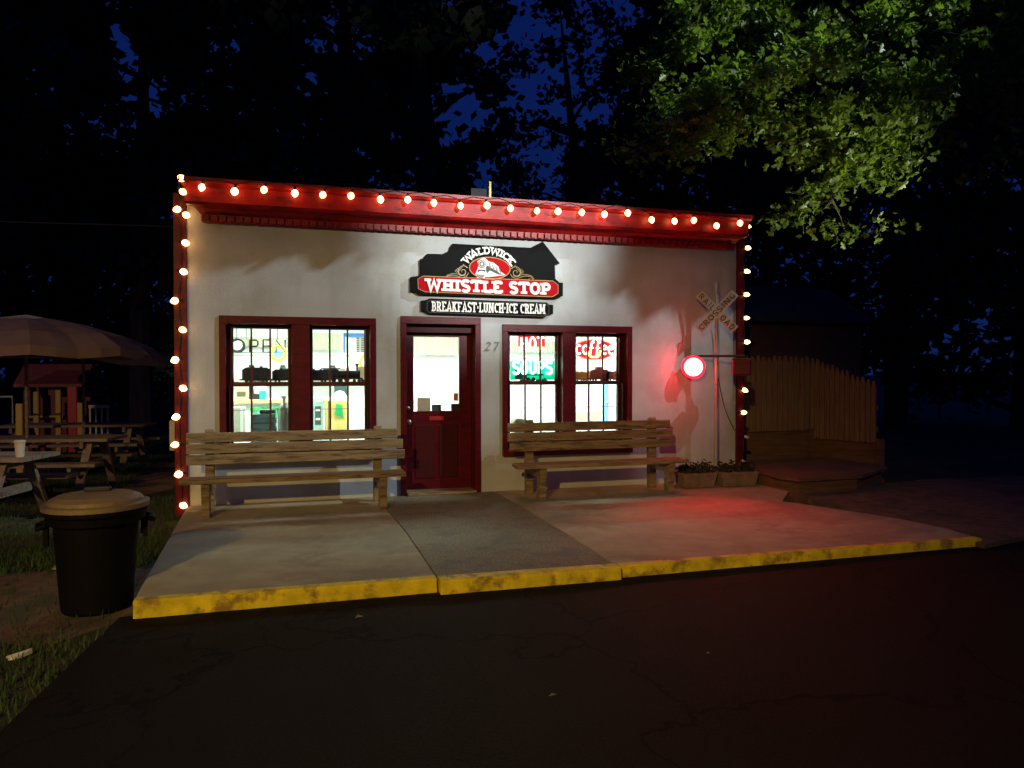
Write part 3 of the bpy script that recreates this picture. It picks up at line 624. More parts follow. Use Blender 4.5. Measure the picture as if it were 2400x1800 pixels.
def fence(label,P,Q,zb,zt0,zt1,cnt,grp=None):
    f=thing('stockade_fence',label,'fence',((P[0]+Q[0])/2,(P[1]+Q[1])/2,zb)); P=Vector((*P,0));Q=Vector((*Q,0)); d=(Q-P)/cnt; nrm=Vector((d.y,-d.x,0)).normalized()
    pk=MB(); r=random.Random(cnt)
    for i in range(cnt):
        a=P+d*(i+.06); b=P+d*(i+.94); m_=(a+b)/2; zt=zt0+(zt1-zt0)*i/cnt+r.uniform(-.02,.02); th=nrm*r.uniform(.02,.035)
        pts=[a+Vector((0,0,zb)),b+Vector((0,0,zb)),b+Vector((0,0,zt-.11)),m_+d*.12+Vector((0,0,zt)),m_-d*.12+Vector((0,0,zt)),a+Vector((0,0,zt-.11))]
        n=6; pk.add([tuple(p) for p in pts]+[tuple(p+th) for p in pts],[tuple(range(n)),tuple(range(2*n-1,n-1,-1))]+[(k,k+n,(k+1)%n+n,(k+1)%n) for k in range(n)])
    pk.build('pickets',M['fence'],f)
    for zz in (zb+.2,zt1-.35):
        MB().beam(P-nrm*.03+Vector((0,0,zz)),Q-nrm*.03+Vector((0,0,zz)),.04,.08).build('rail',M['fence'],f)
    return f
fence('pale stockade picket fence adjoining the right corner of building',(6.25,.95),(7.92,.95),.72,1.87,1.87,17)
fence('stockade fence stepping down toward the dark verge at right',(7.95,.93),(8.32,-.05),.60,1.86,1.46,13)
rw=thing('retaining_wall','low reddish plank wall beneath the picket fences','wall',(7.4,.9,0))
MB().box(6.15,7.93,.97,1.05,0,.72).build('plank_face',M['fence_dark'],rw); MB().hexa([(7.95,.98,0),(8.33,-.02,0),(8.41,.0,0),(8.03,1.02,0)],[(7.95,.98,.62),(8.33,-.02,.60),(8.41,.0,.60),(8.03,1.02,.62)]).build('plank_face',M['fence_dark'],rw)
MB().beam((7.93,.9,0),(7.93,.9,.75),.09,.09).beam((8.33,-.10,0),(8.33,-.10,.66),.09,.09).build('post',M['fence_dark'],rw)
sh=thing('shed','dark wooden shed rising behind the picket fence','shed',(8.6,3.2,0))
MB().box(7.0,10.2,2.4,4.6,0,2.55).build('wall',M['shed'],sh); MB().prismx([(2.2,2.5),(3.5,3.2),(4.8,2.5),(4.8,2.56),(3.5,3.27),(2.2,2.56)],6.85,10.35).build('roof',M['roofing'],sh)
# porch lamp far right: tiny lit
p=dp(2203,797,26); fl=thing('distant_lamp','tiny white lamp glowing in the dark at far right','lamp',(p.x,p.y,0))
MB().tube([(p.x,p.y,0),(p.x,p.y,p.z-.06)],.04,8).build('post',M['iron'],fl); MB().lathe([(.01,-.07),(.04,-.05),(.045,.05),(.01,.08)],p,10).build('lamp_glass',emis('lit_far_lamp',(1,.95,.85),6),fl)
# box at the left wall
p=at(402,1070,.5); ub=thing('utility_box','tan metal box mounted low left of the building corner','utility box',(-1.17,.5,.4))
MB().box(-1.24,-1.02,.45,.85,.72,1.08).build('case',M['cross_white'],ub,bevel=.02); MB().tube([(-1.12,.6,1.08),(-1.12,.6,1.5)],.012,8).build('conduit',M['steel'],ub); MB().tube([(-1.10,.65,.0),(-1.10,.65,.72)],.015,8).build('drain_pipe',M['steel'],ub)
hang('service_cable',curve([(-14,6,5.6),(-7,3.5,3.9),(-1.0,.1,3.25)]),.008,'thin overhead wire sagging from left trees to the roof corner')
# litter
for i_,(px_,py_,lab) in enumerate(((838,1447,'tiny dry leaf on the road below the left kerb'),(1655,1535,'tiny dry leaf on the road at lower right'),(1290,1632,'tiny dry leaf near the bottom centre of the road'),(130,1330,'dry leaf on bare soil beside the bin'))):
    p=gd(px_,py_,.045); tag(MB().add([(p.x-.03,p.y,.03),(p.x,p.y-.02,.07),(p.x+.035,p.y,.05),(p.x+.01,p.y+.025,.035),(p.x,p.y,.029)],[(0,1,2,3),(0,4,2,1),(0,3,2,4)]).build('fallen_leaf',M['cross_white']),lab,'leaf')
p=gd(40,1540,.02); tag(MB().hexa([(p.x-.05,p.y-.015,.01),(p.x+.0,p.y-.02,.012),(p.x+.06,p.y+.06,.014),(p.x+.02,p.y+.07,.01)],[(p.x-.05,p.y-.015,.035),(p.x+.0,p.y-.02,.022),(p.x+.06,p.y+.06,.045),(p.x+.02,p.y+.07,.03)]).build('paper_scrap',M['paper']),'crumpled white paper scrap on the grass lower left','litter')
# ============================================================ PICNIC TABLES
def picnic(label,x1,y1,rz,Lt=1.9,loc_z=0):
    t=thing('picnic_table',label,'picnic table',(x1,y1,0),'picnic tables on the lawn')
    W=.72
    def P(mb): return mb.xf(Matrix.Translation((x1,y1,0))@Matrix.Rotation(rz,4,'Z'))
    for k in range(4): P(MB().box(-Lt,0,-W/2+k*.18+.005,-W/2+k*.18+.175,.71,.75)).build('tabletop_plank',M['wood_grey'],t)
    for s in (-1,1): P(MB().box(-Lt,0,s*.62-.13,s*.62+.13,.42,.46)).build('seat',M['wood_grey'],t)
    for xx in (-.28,-Lt+.28):
        for s in (-1,1): P(MB().beam((xx,s*.20,.705),(xx,s*.60,0),.05,.10,(1,0,0))).build('leg',M['wood_grey'],t)
        P(MB().box(xx-.075,xx-.03,-.70,.70,.32,.415).box(xx-.075,xx-.03,-.34,.34,.62,.705)).build('cross_brace',M['wood_grey'],t)
    return t
picnic('farthest picnic table, longest pale top beside the playhouse',-2.15,5.25,R(-8),2.3)
picnic('middle picnic table, its pale top end pointing at trash can',-2.15,2.45,R(-10),2.0)
picnic('nearest picnic table cut by left edge, cup standing on it',-2.45,.15,R(-14),1.9)
picnic('picnic table mostly outside left edge behind nearest one',-4.55,2.2,R(-20),1.9)
def umbrella(label,x,y,za,r,tilt=0):
    u=thing('patio_umbrella',label,'umbrella',(x,y,0),'tan patio umbrellas over the picnic tables')
    MB().tube([(x,y,0),(x,y,za-.03)],.022,10).build('pole',M['wood_grey'],u); MB().lathe([(.22,0),(.22,.05),(.05,.07),(.04,.25)],(x,y,0),20).build('base',M['iron'],u)
    m=MB(); N=8; rings=[(.0,0),(.45,-.10),(.8,-.24),(1,-.42),(1.0,-.53)]; vs=[];fs=[]
    for q,(rr,dz) in enumerate(rings):
        for k in range(N*4):
            a=2*math.pi*k/(N*4)+.3; e=abs((k%4)-2)/2; sag=(1-e)*0.035*rr*2
            vs.append((x+r*rr*(1-.06*(1-e))*math.cos(a),y+r*rr*(1-.06*(1-e))*math.sin(a),za+dz*(r/1.35)-sag*.6))
    n=N*4
    for q in range(len(rings)-1):
        for k in range(n): fs.append((q*n+k,q*n+(k+1)%n,(q+1)*n+(k+1)%n,(q+1)*n+k))
    m.add(vs,fs); m.xf(Matrix.Translation((x,y,za))@Matrix.Rotation(tilt,4,'Y')@Matrix.Translation((-x,-y,-za))); c=m.build('canopy',M['canvas'],u)
    rb=MB()
    for k in range(N):
        a=2*math.pi*k/N+.3; rb.tube([(x,y,za-.05),(x+r*.97*math.cos(a),y+r*.97*math.sin(a),za-.44*(r/1.35))],.008,5)
    rb.xf(Matrix.Translation((x,y,za))@Matrix.Rotation(tilt,4,'Y')@Matrix.Translation((-x,-y,-za))).build('ribs',M['iron'],u)
    return u
umbrella('large tan patio umbrella cut by the left edge',-3.25,2.5,2.40,1.42)
umbrella('tan patio umbrella farther back, its tip nearest the building',-3.15,5.1,2.42,1.38,R(7))
# cup, on the nearest table
p=at(47,1088,-.55); cp=thing('drink_cup','pale drink cup on the nearest picnic table','cup',(-2.66,.0,.75))
cp.location=(p.x,-.0,.75); q=at(47,1088,0); cp.location=(q.x,0,.75)
MB().lathe([(.0,0),(.038,0),(.05,.15),(.052,.155),(.0,.156)],cp.location,20).build('cup_body',M['cup'],cp); MB().lathe([(.056,.15),(.058,.165),(.045,.175),(.0,.176)],cp.location,20).build('lid',M['white_pl'],cp)
# playhouse
px0,px1=-4.85,-3.85; py=8.0
ph=thing('playhouse','red wooden playhouse with pitched roof beyond picnic tables','playhouse',(-4.35,8,0))
MB().box(px0,px1,py,py+.9,.0,.72).box(px0,px0+.12,py,py+.12,.72,1.35).box(px1-.12,px1,py,py+.12,.72,1.35).box(-4.42,-4.26,py,py+.1,.72,1.35).box(px0,px1,py+.8,py+.9,.72,1.35).build('wall',M['play_red'],ph)
MB().prismx([(py-.25,1.33),(py+.45,1.72),(py+1.15,1.33),(py+1.15,1.39),(py+.45,1.79),(py-.25,1.39)],px0-.1,px1+.12).build('roof',M['play_red'],ph)
MB().box(px0-.05,px1-.3,py-.06,py-.002,.70,.76).build('window_ledge',M['play_yel'],ph)
for x_,y_,z0_,z1_,m_,lab in ((47,4.2,.3,1.15,'play_yel','short mustard post standing just behind the cup'),(86,7.6,.6,1.25,'play_yel','mustard post in front of the left playhouse opening'),(138,7.6,.6,1.28,'play_yel','mustard post in front of the right playhouse opening'),(171,7.8,.2,1.35,'play_crim','crimson post at right side of the playhouse'),(189,7.0,.2,1.05,'play_yel','pale yellow post right of the crimson post')):
    q=at(x_,1000,y_); w_=.05 if m_!='play_crim' else .09
    o=thing('play_post',lab,'post',(q.x,y_,0),'coloured posts round the playhouse')
    MB().box(q.x-w_,q.x+w_,y_-.05,y_+.05,0,z1_-.0).build('shaft',M[m_],o,bevel=.02); MB().box(q.x-w_-.04,q.x+w_+.04,y_-.09,y_+.09,0.0,.05).build('foot',M['iron'],o)
q=at(232,950,7.0); ch=thing('plastic_chair','white slat-backed plastic chair beyond the far picnic table','chair',(q.x,7.0,0)); x_=q.x
bk=MB()
for k in range(4): bk.box(x_-.17+k*.10,x_-.14+k*.10,7.0,7.03,.45,.97)
bk.box(x_-.18,x_+.18,6.995,7.035,.94,1.0); bk.build('backrest',M['white_pl'],ch); MB().box(x_-.2,x_+.2,6.6,7.03,.40,.45).build('seat',M['white_pl'],ch)
for a_ in (-.17,.17):
    for b_ in (6.63,7.0): MB().box(x_+a_-.02,x_+a_+.02,b_-.02,b_+.02,0,.40).build('leg',M['white_pl'],ch)
# low rail fence far left
rl=thing('rail_fence','thin pale metal railing behind left picnic tables','railing',(-6,6.5,0)); 
q=at(95/3.19,955,6.0); MB().tube([(q.x-2,6,1.2),(q.x,6,1.2),(q.x,6,0)],.02,8).build('rail',M['white_pl'],rl); MB().tube([(q.x-1,6,1.2),(q.x-1,6,0)],.02,8).build('post',M['white_pl'],rl)
# ============================================================ INTERIOR
for i,(x_,y_) in enumerate(((-.1,1.3),(2.4,1.3),(4.6,1.3),(-.1,3.4),(2.4,3.4),(4.6,3.4))):
    names=['front left','front middle','front right','rear left','rear middle','rear right']
    o=thing('ceiling_light',f'fluorescent ceiling panel at {names[i]} of the cafe room','ceiling light',(x_,y_,2.75),'fluorescent panels on the cafe ceiling')
    MB().box(x_-.62,x_+.62,y_-.17,y_+.17,2.70,2.749).build('housing',M['white'],o); MB().box(x_-.6,x_+.6,y_-.15,y_+.15,2.690,2.699).build('diffuser',M['tube'],o)
def cur(label,x0,x1,Y,z0,z1):
    m=MB(); n=int((x1-x0)/.018); vs=[];fs=[]
    for i in range(n+1):
        x=x0+(x1-x0)*i/n; y=Y+.018*math.sin(i*1.1)
        vs+=[(x,y,z0+.006*math.sin(i*.5)),(x,y,z1),(x,y+.004,z0),(x,y+.004,z1)]
    for i in range(n): a=i*4; fs+=[(a,a+4,a+5,a+1),(a+2,a+3,a+7,a+6),(a,a+2,a+6,a+4)]
    m.add(vs,fs); return tag(m.build('valance_curtain',M['curtain']),label,'curtain',group='cream valances on the back wall')
def zl(zx,zy,Y): return at(520+zx/6.144,760+zy/6.144,Y)
def zr(zx,zy,Y): return at(1180+zx/6.9125,760+zy/6.9125,Y)
a,b=zl(1200,120,DEP-.2),zl(1800,365,DEP-.2); cur('gathered cream valance seen through the left window, right sash',a.x,b.x,DEP-.2,b.z,a.z)
a,b=zl(60,180,DEP-.2),zl(1000,330,DEP-.2); cur('beige valance behind the OPEN letters in left window',a.x,b.x,DEP-.2,b.z,a.z)
a,b=at(970,788,DEP-.2),at(1085,832,DEP-.2); cur('cream valance seen through the door glass',a.x,b.x,DEP-.2,b.z,a.z)
a,b=zr(60,270,DEP-.2),zr(900,455,DEP-.2); cur('cream valance behind the red neon word in right window',a.x,b.x,DEP-.2,b.z,a.z)
# wall clock
c=zl(222,300,4.9); o=thing('wall_clock','round dark-rimmed wall clock seen through the left window','clock',c)
r=(zl(312,300,4.9)-c).length; MB().lathe([(.0,0),(r*.9,0),(r*.9,.03)],c,28,'y').build('face',M['paper'],o); MB().tube([(c.x+r*math.cos(R(k)),c.y-.02,c.z+r*math.sin(R(k))) for k in range(0,360,15)],.018,6,closed=True).build('rim',M['train'],o)
MB().beam((c.x,c.y-.035,c.z),(c.x+.02,c.y-.035,c.z-.08),.008,.012,(0,1,0)).beam((c.x,c.y-.035,c.z),(c.x+.09,c.y-.035,c.z+.01),.008,.01,(0,1,0)).build('hands',M['train'],o)
# OPEN sign (unlit neon tubes)
def neon(word,pts,Y,m,r,serif=False): pass
def tubeword(parent,word,pa,pb,h,m,r,w=None):
    d=(pb-pa); L=d.length; d/=L; up=Vector((0,0,1)); tot=sum(GL[c][0] for c in word); sx_=L/tot; x=0
    for c in word:
        mb=MB(); any_=False
        for st in GL[c][1]:
            mb.tube([pa+d*((x+p[0])*sx_)+up*(p[1]*h) for p in st],r,7); any_=True
        if any_: mb.build('letter',M[m],parent,smooth=True)
        x+=GL[c][0]
pa=zl(112,400,.30);pb=zl(950,402,.30); hh=(zl(150,222,.30)-pa).z
o=thing('open_sign','unlit neon OPEN tubes hanging in the left window','neon sign',pa); 
sv=dict(GL); GL['P']=(.72,[[(.15,0),(.15,1)],[(.15,.98),(.5,.98),(.58,.85),(.58,.6),(.5,.47),(.15,.47)]],[]); GL['E']=(.72,[[(.6,1),(.15,1),(.15,0),(.6,0)],[(.15,.5),(.5,.5)]],[]); GL['N']=(.8,[[(.15,0),(.15,1),(.65,0),(.65,1)]],[]); GL['O']=(.95,[arc(.45,.5,.36,.5,0,360,24)],[])
tubeword(o,'OPEN',pa,pb,hh,'neon_off',.011)
q=MB()
for zx in (215,350,800): t0=zl(zx,60,.30); t1=zl(zx,225,.30); q.tube([t0,t1],.004,5)
t0=zl(150,405,.31);t1=zl(940,405,.31); q.tube([t0,t1],.004,5); q.build('hanger',M['neon_off'],o)
# HOT sign / SOUPS sign
Y=.32; a,b=zr(250,435,Y),zr(680,170,Y); o=thing('hot_sign','lit red neon HOT sign in upper right window','neon sign',a)
MB().box(a.x,b.x,Y+.02,Y+.03,a.z+.06,b.z).build('backing',M['red_acr'],o); GL['T']=(.72,[[(.36,0),(.36,1)],[(.05,1),(.67,1)]],[]); GL['H']=(.8,[[(.15,0),(.15,1)],[(.62,0),(.62,1)],[(.15,.5),(.62,.5)]],[]); GL['O']=(.75,[arc(.37,.5,.25,.5,0,360,20)],[])
tubeword(o,'HOT',zr(262,415,Y),zr(665,415,Y),(zr(262,215,Y)-zr(262,415,Y)).z,'neon_white',.014)
a,b=zr(118,900,Y),zr(855,600,Y); o=thing('soups_sign','lit green neon SOUPS sign below the red HOT sign','neon sign',a)
MB().box(a.x,b.x,Y+.02,Y+.03,a.z,b.z).build('backing',M['green_acr'],o); GL['S']=(.74,[arc(.37,.76,.25,.24,20,250,12)+arc(.37,.25,.25,.25,80,-160,12)],[]); GL['P']=sv['P']
GL['P']=(.70,[[(.15,0),(.15,1),(.45,1),(.56,.88),(.56,.62),(.45,.5),(.15,.5)]],[])
tubeword(o,'SOUPS',zr(140,800,Y),zr(800,800,Y),(zr(140,605,Y)-zr(140,800,Y)).z,'neon_green',.016)
# coffee sign
Y=.32; c=zr(1480,410,Y); rx_=(zr(1815,410,Y)-c).length; rz_=(zr(1480,250,Y)-c).length*1.05
o=thing('coffee_sign','lit oval red neon coffee sign with yellow cup in right window','neon sign',c)
MB().prism([(c.x+rx_*math.cos(R(k)),c.z+rz_*math.sin(R(k))) for k in range(0,360,10)],Y+.02,Y+.03).build('backing',M['red_acr'],o)
MB().tube([(c.x+rx_*.97*math.cos(R(k)),Y+.01,c.z+rz_*.97*math.sin(R(k))) for k in range(0,360,10)],.007,6,closed=True).build('outline_tube',M['neon_red'],o)
low={'c':[arc(.3,.35,.25,.35,50,310,12)],'o':[arc(.3,.35,.25,.35,0,360,16)],'f':[[(.1,-.2),(.2,.4),(.3,1.0),(.42,1.05),(.5,.9)],[(.08,.5),(.45,.5)]],'e':[[(.08,.38),(.52,.42)]+arc(.3,.35,.24,.35,15,310,12)]}
x=0; pa=zr(1175,480,Y);pb=zr(1800,480,Y); W_=(pb-pa).x/6; hh=(zr(1175,330,Y)-pa).z/.75
for i,cc in enumerate('coffee'):
    mb=MB()
    for st in low[cc]: mb.tube([(pa.x+W_*(i+p[0]*1.5),Y,pa.z+p[1]*hh) for p in st],.011,7)
    mb.build('letter',M['neon_white'],o,smooth=True)
q=zr(1470,530,Y-.01); MB().tube([(q.x-.09,Y-.01,q.z+.085),(q.x-.07,Y-.01,q.z+.02),(q.x-.04,Y-.01,q.z),(q.x+.05,Y-.01,q.z),(q.x+.075,Y-.01,q.z+.02),(q.x+.09,Y-.01,q.z+.085)],.011,7).build('cup_tube',M['neon_yel'],o,smooth=True)
q=zr(1490,240,Y-.01); MB().tube([(q.x-.03,Y-.01,q.z-.02),(q.x-.01,Y-.01,q.z),(q.x-.03,Y-.01,q.z+.03),(q.x,Y-.01,q.z+.05)],.009,7).tube([(q.x+.02,Y-.01,q.z-.02),(q.x+.04,Y-.01,q.z),(q.x+.02,Y-.01,q.z+.03)],.009,7).build('steam_tube',M['neon_white'],o,smooth=True)
GL.update(sv)
# window shelves and model trains
for nm,x0_,x1_ in (('left',WL[0]+.06,WL[1]-.06),('right',WR[0]+.06,WR[1]-.06)):
    o=thing('window_shelf',f'narrow shelf with track across the {nm} window','shelf',((x0_+x1_)/2,.4,1.49)); MB().box(x0_,x1_,.27,.52,1.475,1.495).build('board',M['tan'],o)
    rr=MB().box(x0_,x1_,.33,.337,1.503,1.512).box(x0_,x1_,.42,.427,1.503,1.512); k=x0_
    while k<x1_-.02: rr.box(k,k+.02,.31,.45,1.4955,1.5028); k+=.055
    rr.build('track',M['train'],o)
def wheels(mb,xs_,r,z=1.513):
    for x_ in xs_:
        for y_ in (.332,.425): mb.lathe([(.0,0),(r,0),(r,.008),(0,.008)],(x_,y_+.004,z+r),14,'y')
def engine(label,x,s,m,kind,face=1):
    o=thing('model_train',label,'model train',(x,.38,1.513),'model trains on the window shelves'); z=1.513
    f_=face
    if kind=='steam':
        b=MB().lathe([(.0,0),(.038*s,0),(.042*s,.01),(.042*s,.23*s),(.0,.24*s)],(x-.05*s,.38,z+.085*s),16,'x').box(x-.21*s,x-.05*s,.33,.43,z+.03*s,z+.14*s).box(x-.23*s,x-.03*s,.325,.435,z+.141*s,z+.153*s).box(x-.05*s,x+.20*s,.345,.415,z+.03*s,z+.05*s)
        b.build('boiler',M[m],o); c_=MB().lathe([(.009*s,0),(.011*s,.05*s),(.022*s,.075*s),(.018*s,.08*s)],(x+.15*s*f_,.38,z+.12*s),12).lathe([(.016*s,0),(.016*s,.03*s),(.006*s,.06*s),(.0,.07*s)],(x+.05*s,.38,z+.12*s),12); c_.build('chimney',M[m],o)
        w_=MB(); wheels(w_,[x-.10*s,x-.03*s,x+.04*s],.026*s); wheels(w_,[x+.12*s,x+.17*s],.015*s); w_.build('wheels',M[m],o)
        MB().prism([(x+.19*s*f_,z+.005),(x+.25*s*f_,z+.005),(x+.19*s*f_,z+.05*s)],.34,.42).build('cowcatcher',M[m],o)
    else:
        MB().prism([(x-.14*s,z+.035*s),(x+.14*s,z+.035*s),(x+.14*s,z+.13*s),(x+.10*s,z+.155*s),(x-.10*s,z+.155*s),(x-.14*s,z+.13*s)],.335,.425).box(x-.165*s,x+.165*s,.345,.415,z+.02*s,z+.036*s).box(x-.05*s,x-.02*s,.36,.40,z+.154*s,z+.168*s).box(x+.03*s,x+.06*s,.36,.40,z+.154*s,z+.168*s).build('car_body',M[m],o)
        w_=MB(); wheels(w_,[x-.10*s,x-.06*s,x+.06*s,x+.10*s],.015*s); w_.box(x-.12*s,x+.12*s,.36,.40,z+.02*s,z+.034*s).build('wheels',M['train'],o)
        if kind=='caboose': MB().box(x-.04*s,x+.04*s,.345,.415,z+.1555*s,z+.19*s).build('cupola',M[m],o)
def zx(v,Y=.38): return zl(v,700,Y).x
def zx2(v,Y=.38): return zr(v,800,Y).x
engine('large black model tender in left window, left sash',zx(500),1.15,'train','car')
engine('black model coach at the right edge of left sash',zx(900),1.0,'train','car')
engine('rounded black model car in left window, right sash',zx(1370),.95,'train','car')
engine('black model steam engine with chimney in left window',zx(1745),1.12,'train','steam')
engine('small orange model wagon under the coffee sign',zx2(1230),.78,'train_or','car')
engine('dark red model caboose under the coffee sign',zx2(1540),1.0,'caboose','caboose')
engine('brown model coach at right end of the right window',zx2(1760),.8,'caboose','car')
engine('black model steam engine behind the green neon word',zx2(420),1.0,'train','steam')
# back shelf with jars
o=thing('back_shelf','long pale shelf with jars on the rear cafe wall','shelf',(.4,4.9,1.5)); MB().box(-.8,1.65,4.80,5.10,1.48,1.51).build('board',M['tan'],o)
bb=MB()
for x_ in (-.6,.5,1.5): bb.box(x_,x_+.03,4.85,5.10,1.36,1.479)
bb.build('bracket',M['steel'],o)
def jar(x_,z_,h_,r_,m_,lab):
    t_=thing('storage_jar',lab,'jar',(x_,4.95,z_),'storage jars on the rear cafe shelf'); MB().lathe([(0,0),(r_,0),(r_,h_*.8),(r_*.7,h_*.9),(0,h_*.9)],(x_,4.95,z_),14).build('jar_body',M[m_],t_); MB().lathe([(r_*.75,h_*.9),(r_*.75,h_),(0,h_)],(x_,4.95,z_),14).build('lid',M['iron'],t_); return t_
for m_,lab,n_ in (('slate','dark slate jar in the row on the rear cafe shelf',4),('teal','teal jar in the row on the rear cafe shelf',2),('tan','tan jar in the row on the rear cafe shelf',3),('pink','pink jar in the row on the rear cafe shelf',2)):
    j0=None
    for k in range(n_):
        x_=-.72+2.25*((k*.618+{'slate':.1,'teal':.35,'tan':.55,'pink':.8}[m_])%1)
        if j0 is None: j0=jar(x_,1.511,.24 if m_=='slate' else .18,.06,m_,lab)
        else:
            c_=j0.copy(); COL.objects.link(c_); c_.location=(x_,4.95,1.511)
            for ch_ in list(j0.children): d_=ch_.copy(); COL.objects.link(d_); d_.parent=c_
# other goods inside
def flat(name,a,b,m,label,cat,th=.02):
    x0_,x1_=sorted((a.x,b.x)); z0_,z1_=sorted((a.z,b.z)); o=thing(name,label,cat,((x0_+x1_)/2,a.y,z0_)); MB().box(x0_,x1_,a.y,a.y+th,z0_,z1_).build('sheet',M[m],o); return o,x0_,x1_,z0_,z1_
o,xa,xb,za,zb=flat('menu_board',zl(1750,410,1.6),zl(2085,130,1.6),'paper','blue-headed price list hanging in left window, upper right','menu board')
MB().box(xa,xb,1.59,1.599,zb-.05,zb).box(xa,xa+.02,1.592,1.599,za,zb-.05).build('header',M['blue'],o)
ln=MB()
for k in range(9):
    zz=zb-.08-k*.025
    if zz>za+.01: ln.box(xb-.14,xb-.10,1.594,1.599,zz,zz+.012); ln.box(xb-.08,xb-.03,1.594,1.599,zz,zz+.012)
ln.build('price_lines',M['navy'],o)
c=zl(810,425,2.4); r=(zl(900,425,2.4)-c).length; o=thing('round_poster','round blue and yellow ring poster seen through left window','poster',c)
MB().lathe([(.0,0),(r*1.35,0),(r*1.35,.01)],c,28,'y').build('ring',M['bright_yellow'],o); MB().lathe([(.0,0),(r*.85,0),(r*.85,.012)],c-Vector((0,.003,0)),28,'y').build('disc',M['paleblue'],o)
c=zl(2050,560,2.0); o=thing('yellow_notice','yellow diamond notice at right edge of left window','notice',c); MB().prism([(c.x-.09,c.z),(c.x,c.z-.16),(c.x+.09,c.z),(c.x,c.z+.16)],2.0,2.01).build('card',M['bright_yellow'],o); MB().prism([(c.x-.05,c.z),(c.x,c.z-.08),(c.x+.05,c.z),(c.x,c.z+.08)],1.99,1.999).build('inset',M['paper'],o)
flat('framed_card',zl(1950,770,.5),zl(2065,610,.5),'tan','small tan card standing at right end of left shelf','card')
# counter
cz_=zl(500,1140,2.6).z; o=thing('counter','tan-topped serving counter across the left half of room','counter',(.2,2.8,.15))
MB().box(-.78,.75,2.6,3.3,cz_,cz_+.05).build('counter_top',M['tan'],o); MB().box(-.74,.71,2.68,3.25,.15,cz_-.001).build('counter_base',M['room'],o)
c=zl(590,1080,2.7); o=thing('spray_bottle','teal bottle with white top on the tan counter','bottle',(c.x,2.75,cz_+.05)); MB().lathe([(.0,0),(.05,0),(.05,.13),(.0,.13)],(c.x,2.75,cz_+.05),16).build('bottle_body',M['teal'],o); MB().lathe([(.052,.131),(.052,.19),(.03,.20),(.0,.2)],(c.x,2.75,cz_+.05),16).build('cap',M['paper'],o)
c=zl(480,1070,2.9); o=thing('coffee_machine','dark coffee machine on counter behind the teal bottle','coffee machine',(c.x,2.9,cz_+.05)); MB().box(c.x-.14,c.x+.14,2.85,3.15,cz_+.05,cz_+.13).box(c.x-.14,c.x+.14,3.02,3.15,cz_+.13,cz_+.36).box(c.x-.14,c.x-.09,2.85,3.02,cz_+.13,cz_+.36).build('machine_body',M['iron'],o); MB().lathe([(.0,0),(.05,0),(.06,.09),(.045,.13),(.0,.13)],(c.x+.03,2.93,cz_+.131),16).build('carafe',M['paper'],o)
c=zl(280,1050,2.7); o=thing('napkin_box','pale square box at left end of the tan counter','box',(c.x,2.8,cz_+.05)); MB().box(c.x-.10,c.x+.10,2.7,2.95,cz_+.05,cz_+.25).build('carton',M['cross_white'],o); MB().box(c.x-.06,c.x+.06,2.695,2.699,cz_+.10,cz_+.17).build('slot',M['navy'],o)
g0=zl(900,1500,.75); o=thing('gas_cylinder','tall grey gas cylinder at right of the left sash','gas cylinder',(g0.x,.75,.15)); zt_=zl(900,1090,.75).z
MB().lathe([(.0,0),(.075,0),(.075,zt_-.35),(.065,zt_-.25),(.03,zt_-.19),(.0,zt_-.19)],(g0.x,.75,.15),24).build('tank',M['grey_metal'],o,smooth=True); MB().lathe([(.02,0),(.02,.05),(.035,.05),(.035,.09),(.0,.09)],(g0.x,.75,zt_-.04),14).build('valve',M['steel'],o)
c=zl(620,1300,2.55); o=thing('green_banner','crumpled green cloth draped on the counter front','cloth',(c.x,2.55,c.z-.2)); n_=10; vs=[];fs=[]
a,b=zl(415,1370,2.58),zl(860,1195,2.58)
m_=MB()
for i in range(9):
    for j in range(5):
        m_.v.append((a.x+(b.x-a.x)*i/8,2.56+.03*math.sin(i*1.7+j),a.z+(b.z-a.z)*j/4-(.05*math.sin(i*.9) if j==0 else 0)))
for i in range(8):
    for j in range(4): k=i*5+j; m_.f.append((k,k+5,k+6,k+1))
g_=m_.build('drape',M['green'],o); g_.modifiers.new('thick','SOLIDIFY').thickness=.006
c=zl(600,1450,.9); o=thing('storage_tub','stack of dark grey folded mats low in left window','mats',(c.x,1.0,.15))
zt_=zl(600,1350,1.0).z; xa,xb=zl(420,1400,1.0).x,zl(790,1400,1.0).x; m_=MB(); z_=.15; k=0
while z_<zt_: m_.box(xa+.01*(k%3),xb-.012*(k%2),.95,1.35,z_,z_+.055); z_+=.06; k+=1
m_.build('mat_stack',M['slate'],o); MB().box(xa+.1,xa+.3,1.0,1.2,z_,z_+.05).build('top_roll',M['iron'],o,bevel=.02)
o,xa,xb,za,zb=flat('white_locker',zl(120,1600,1.6),zl(330,1200,1.6),'cross_white','cream locker door at left bottom of left window','locker',.3); MB().box(xb-.06,xb-.02,1.59,1.599,za,zb).build('stile',M['paper'],o)
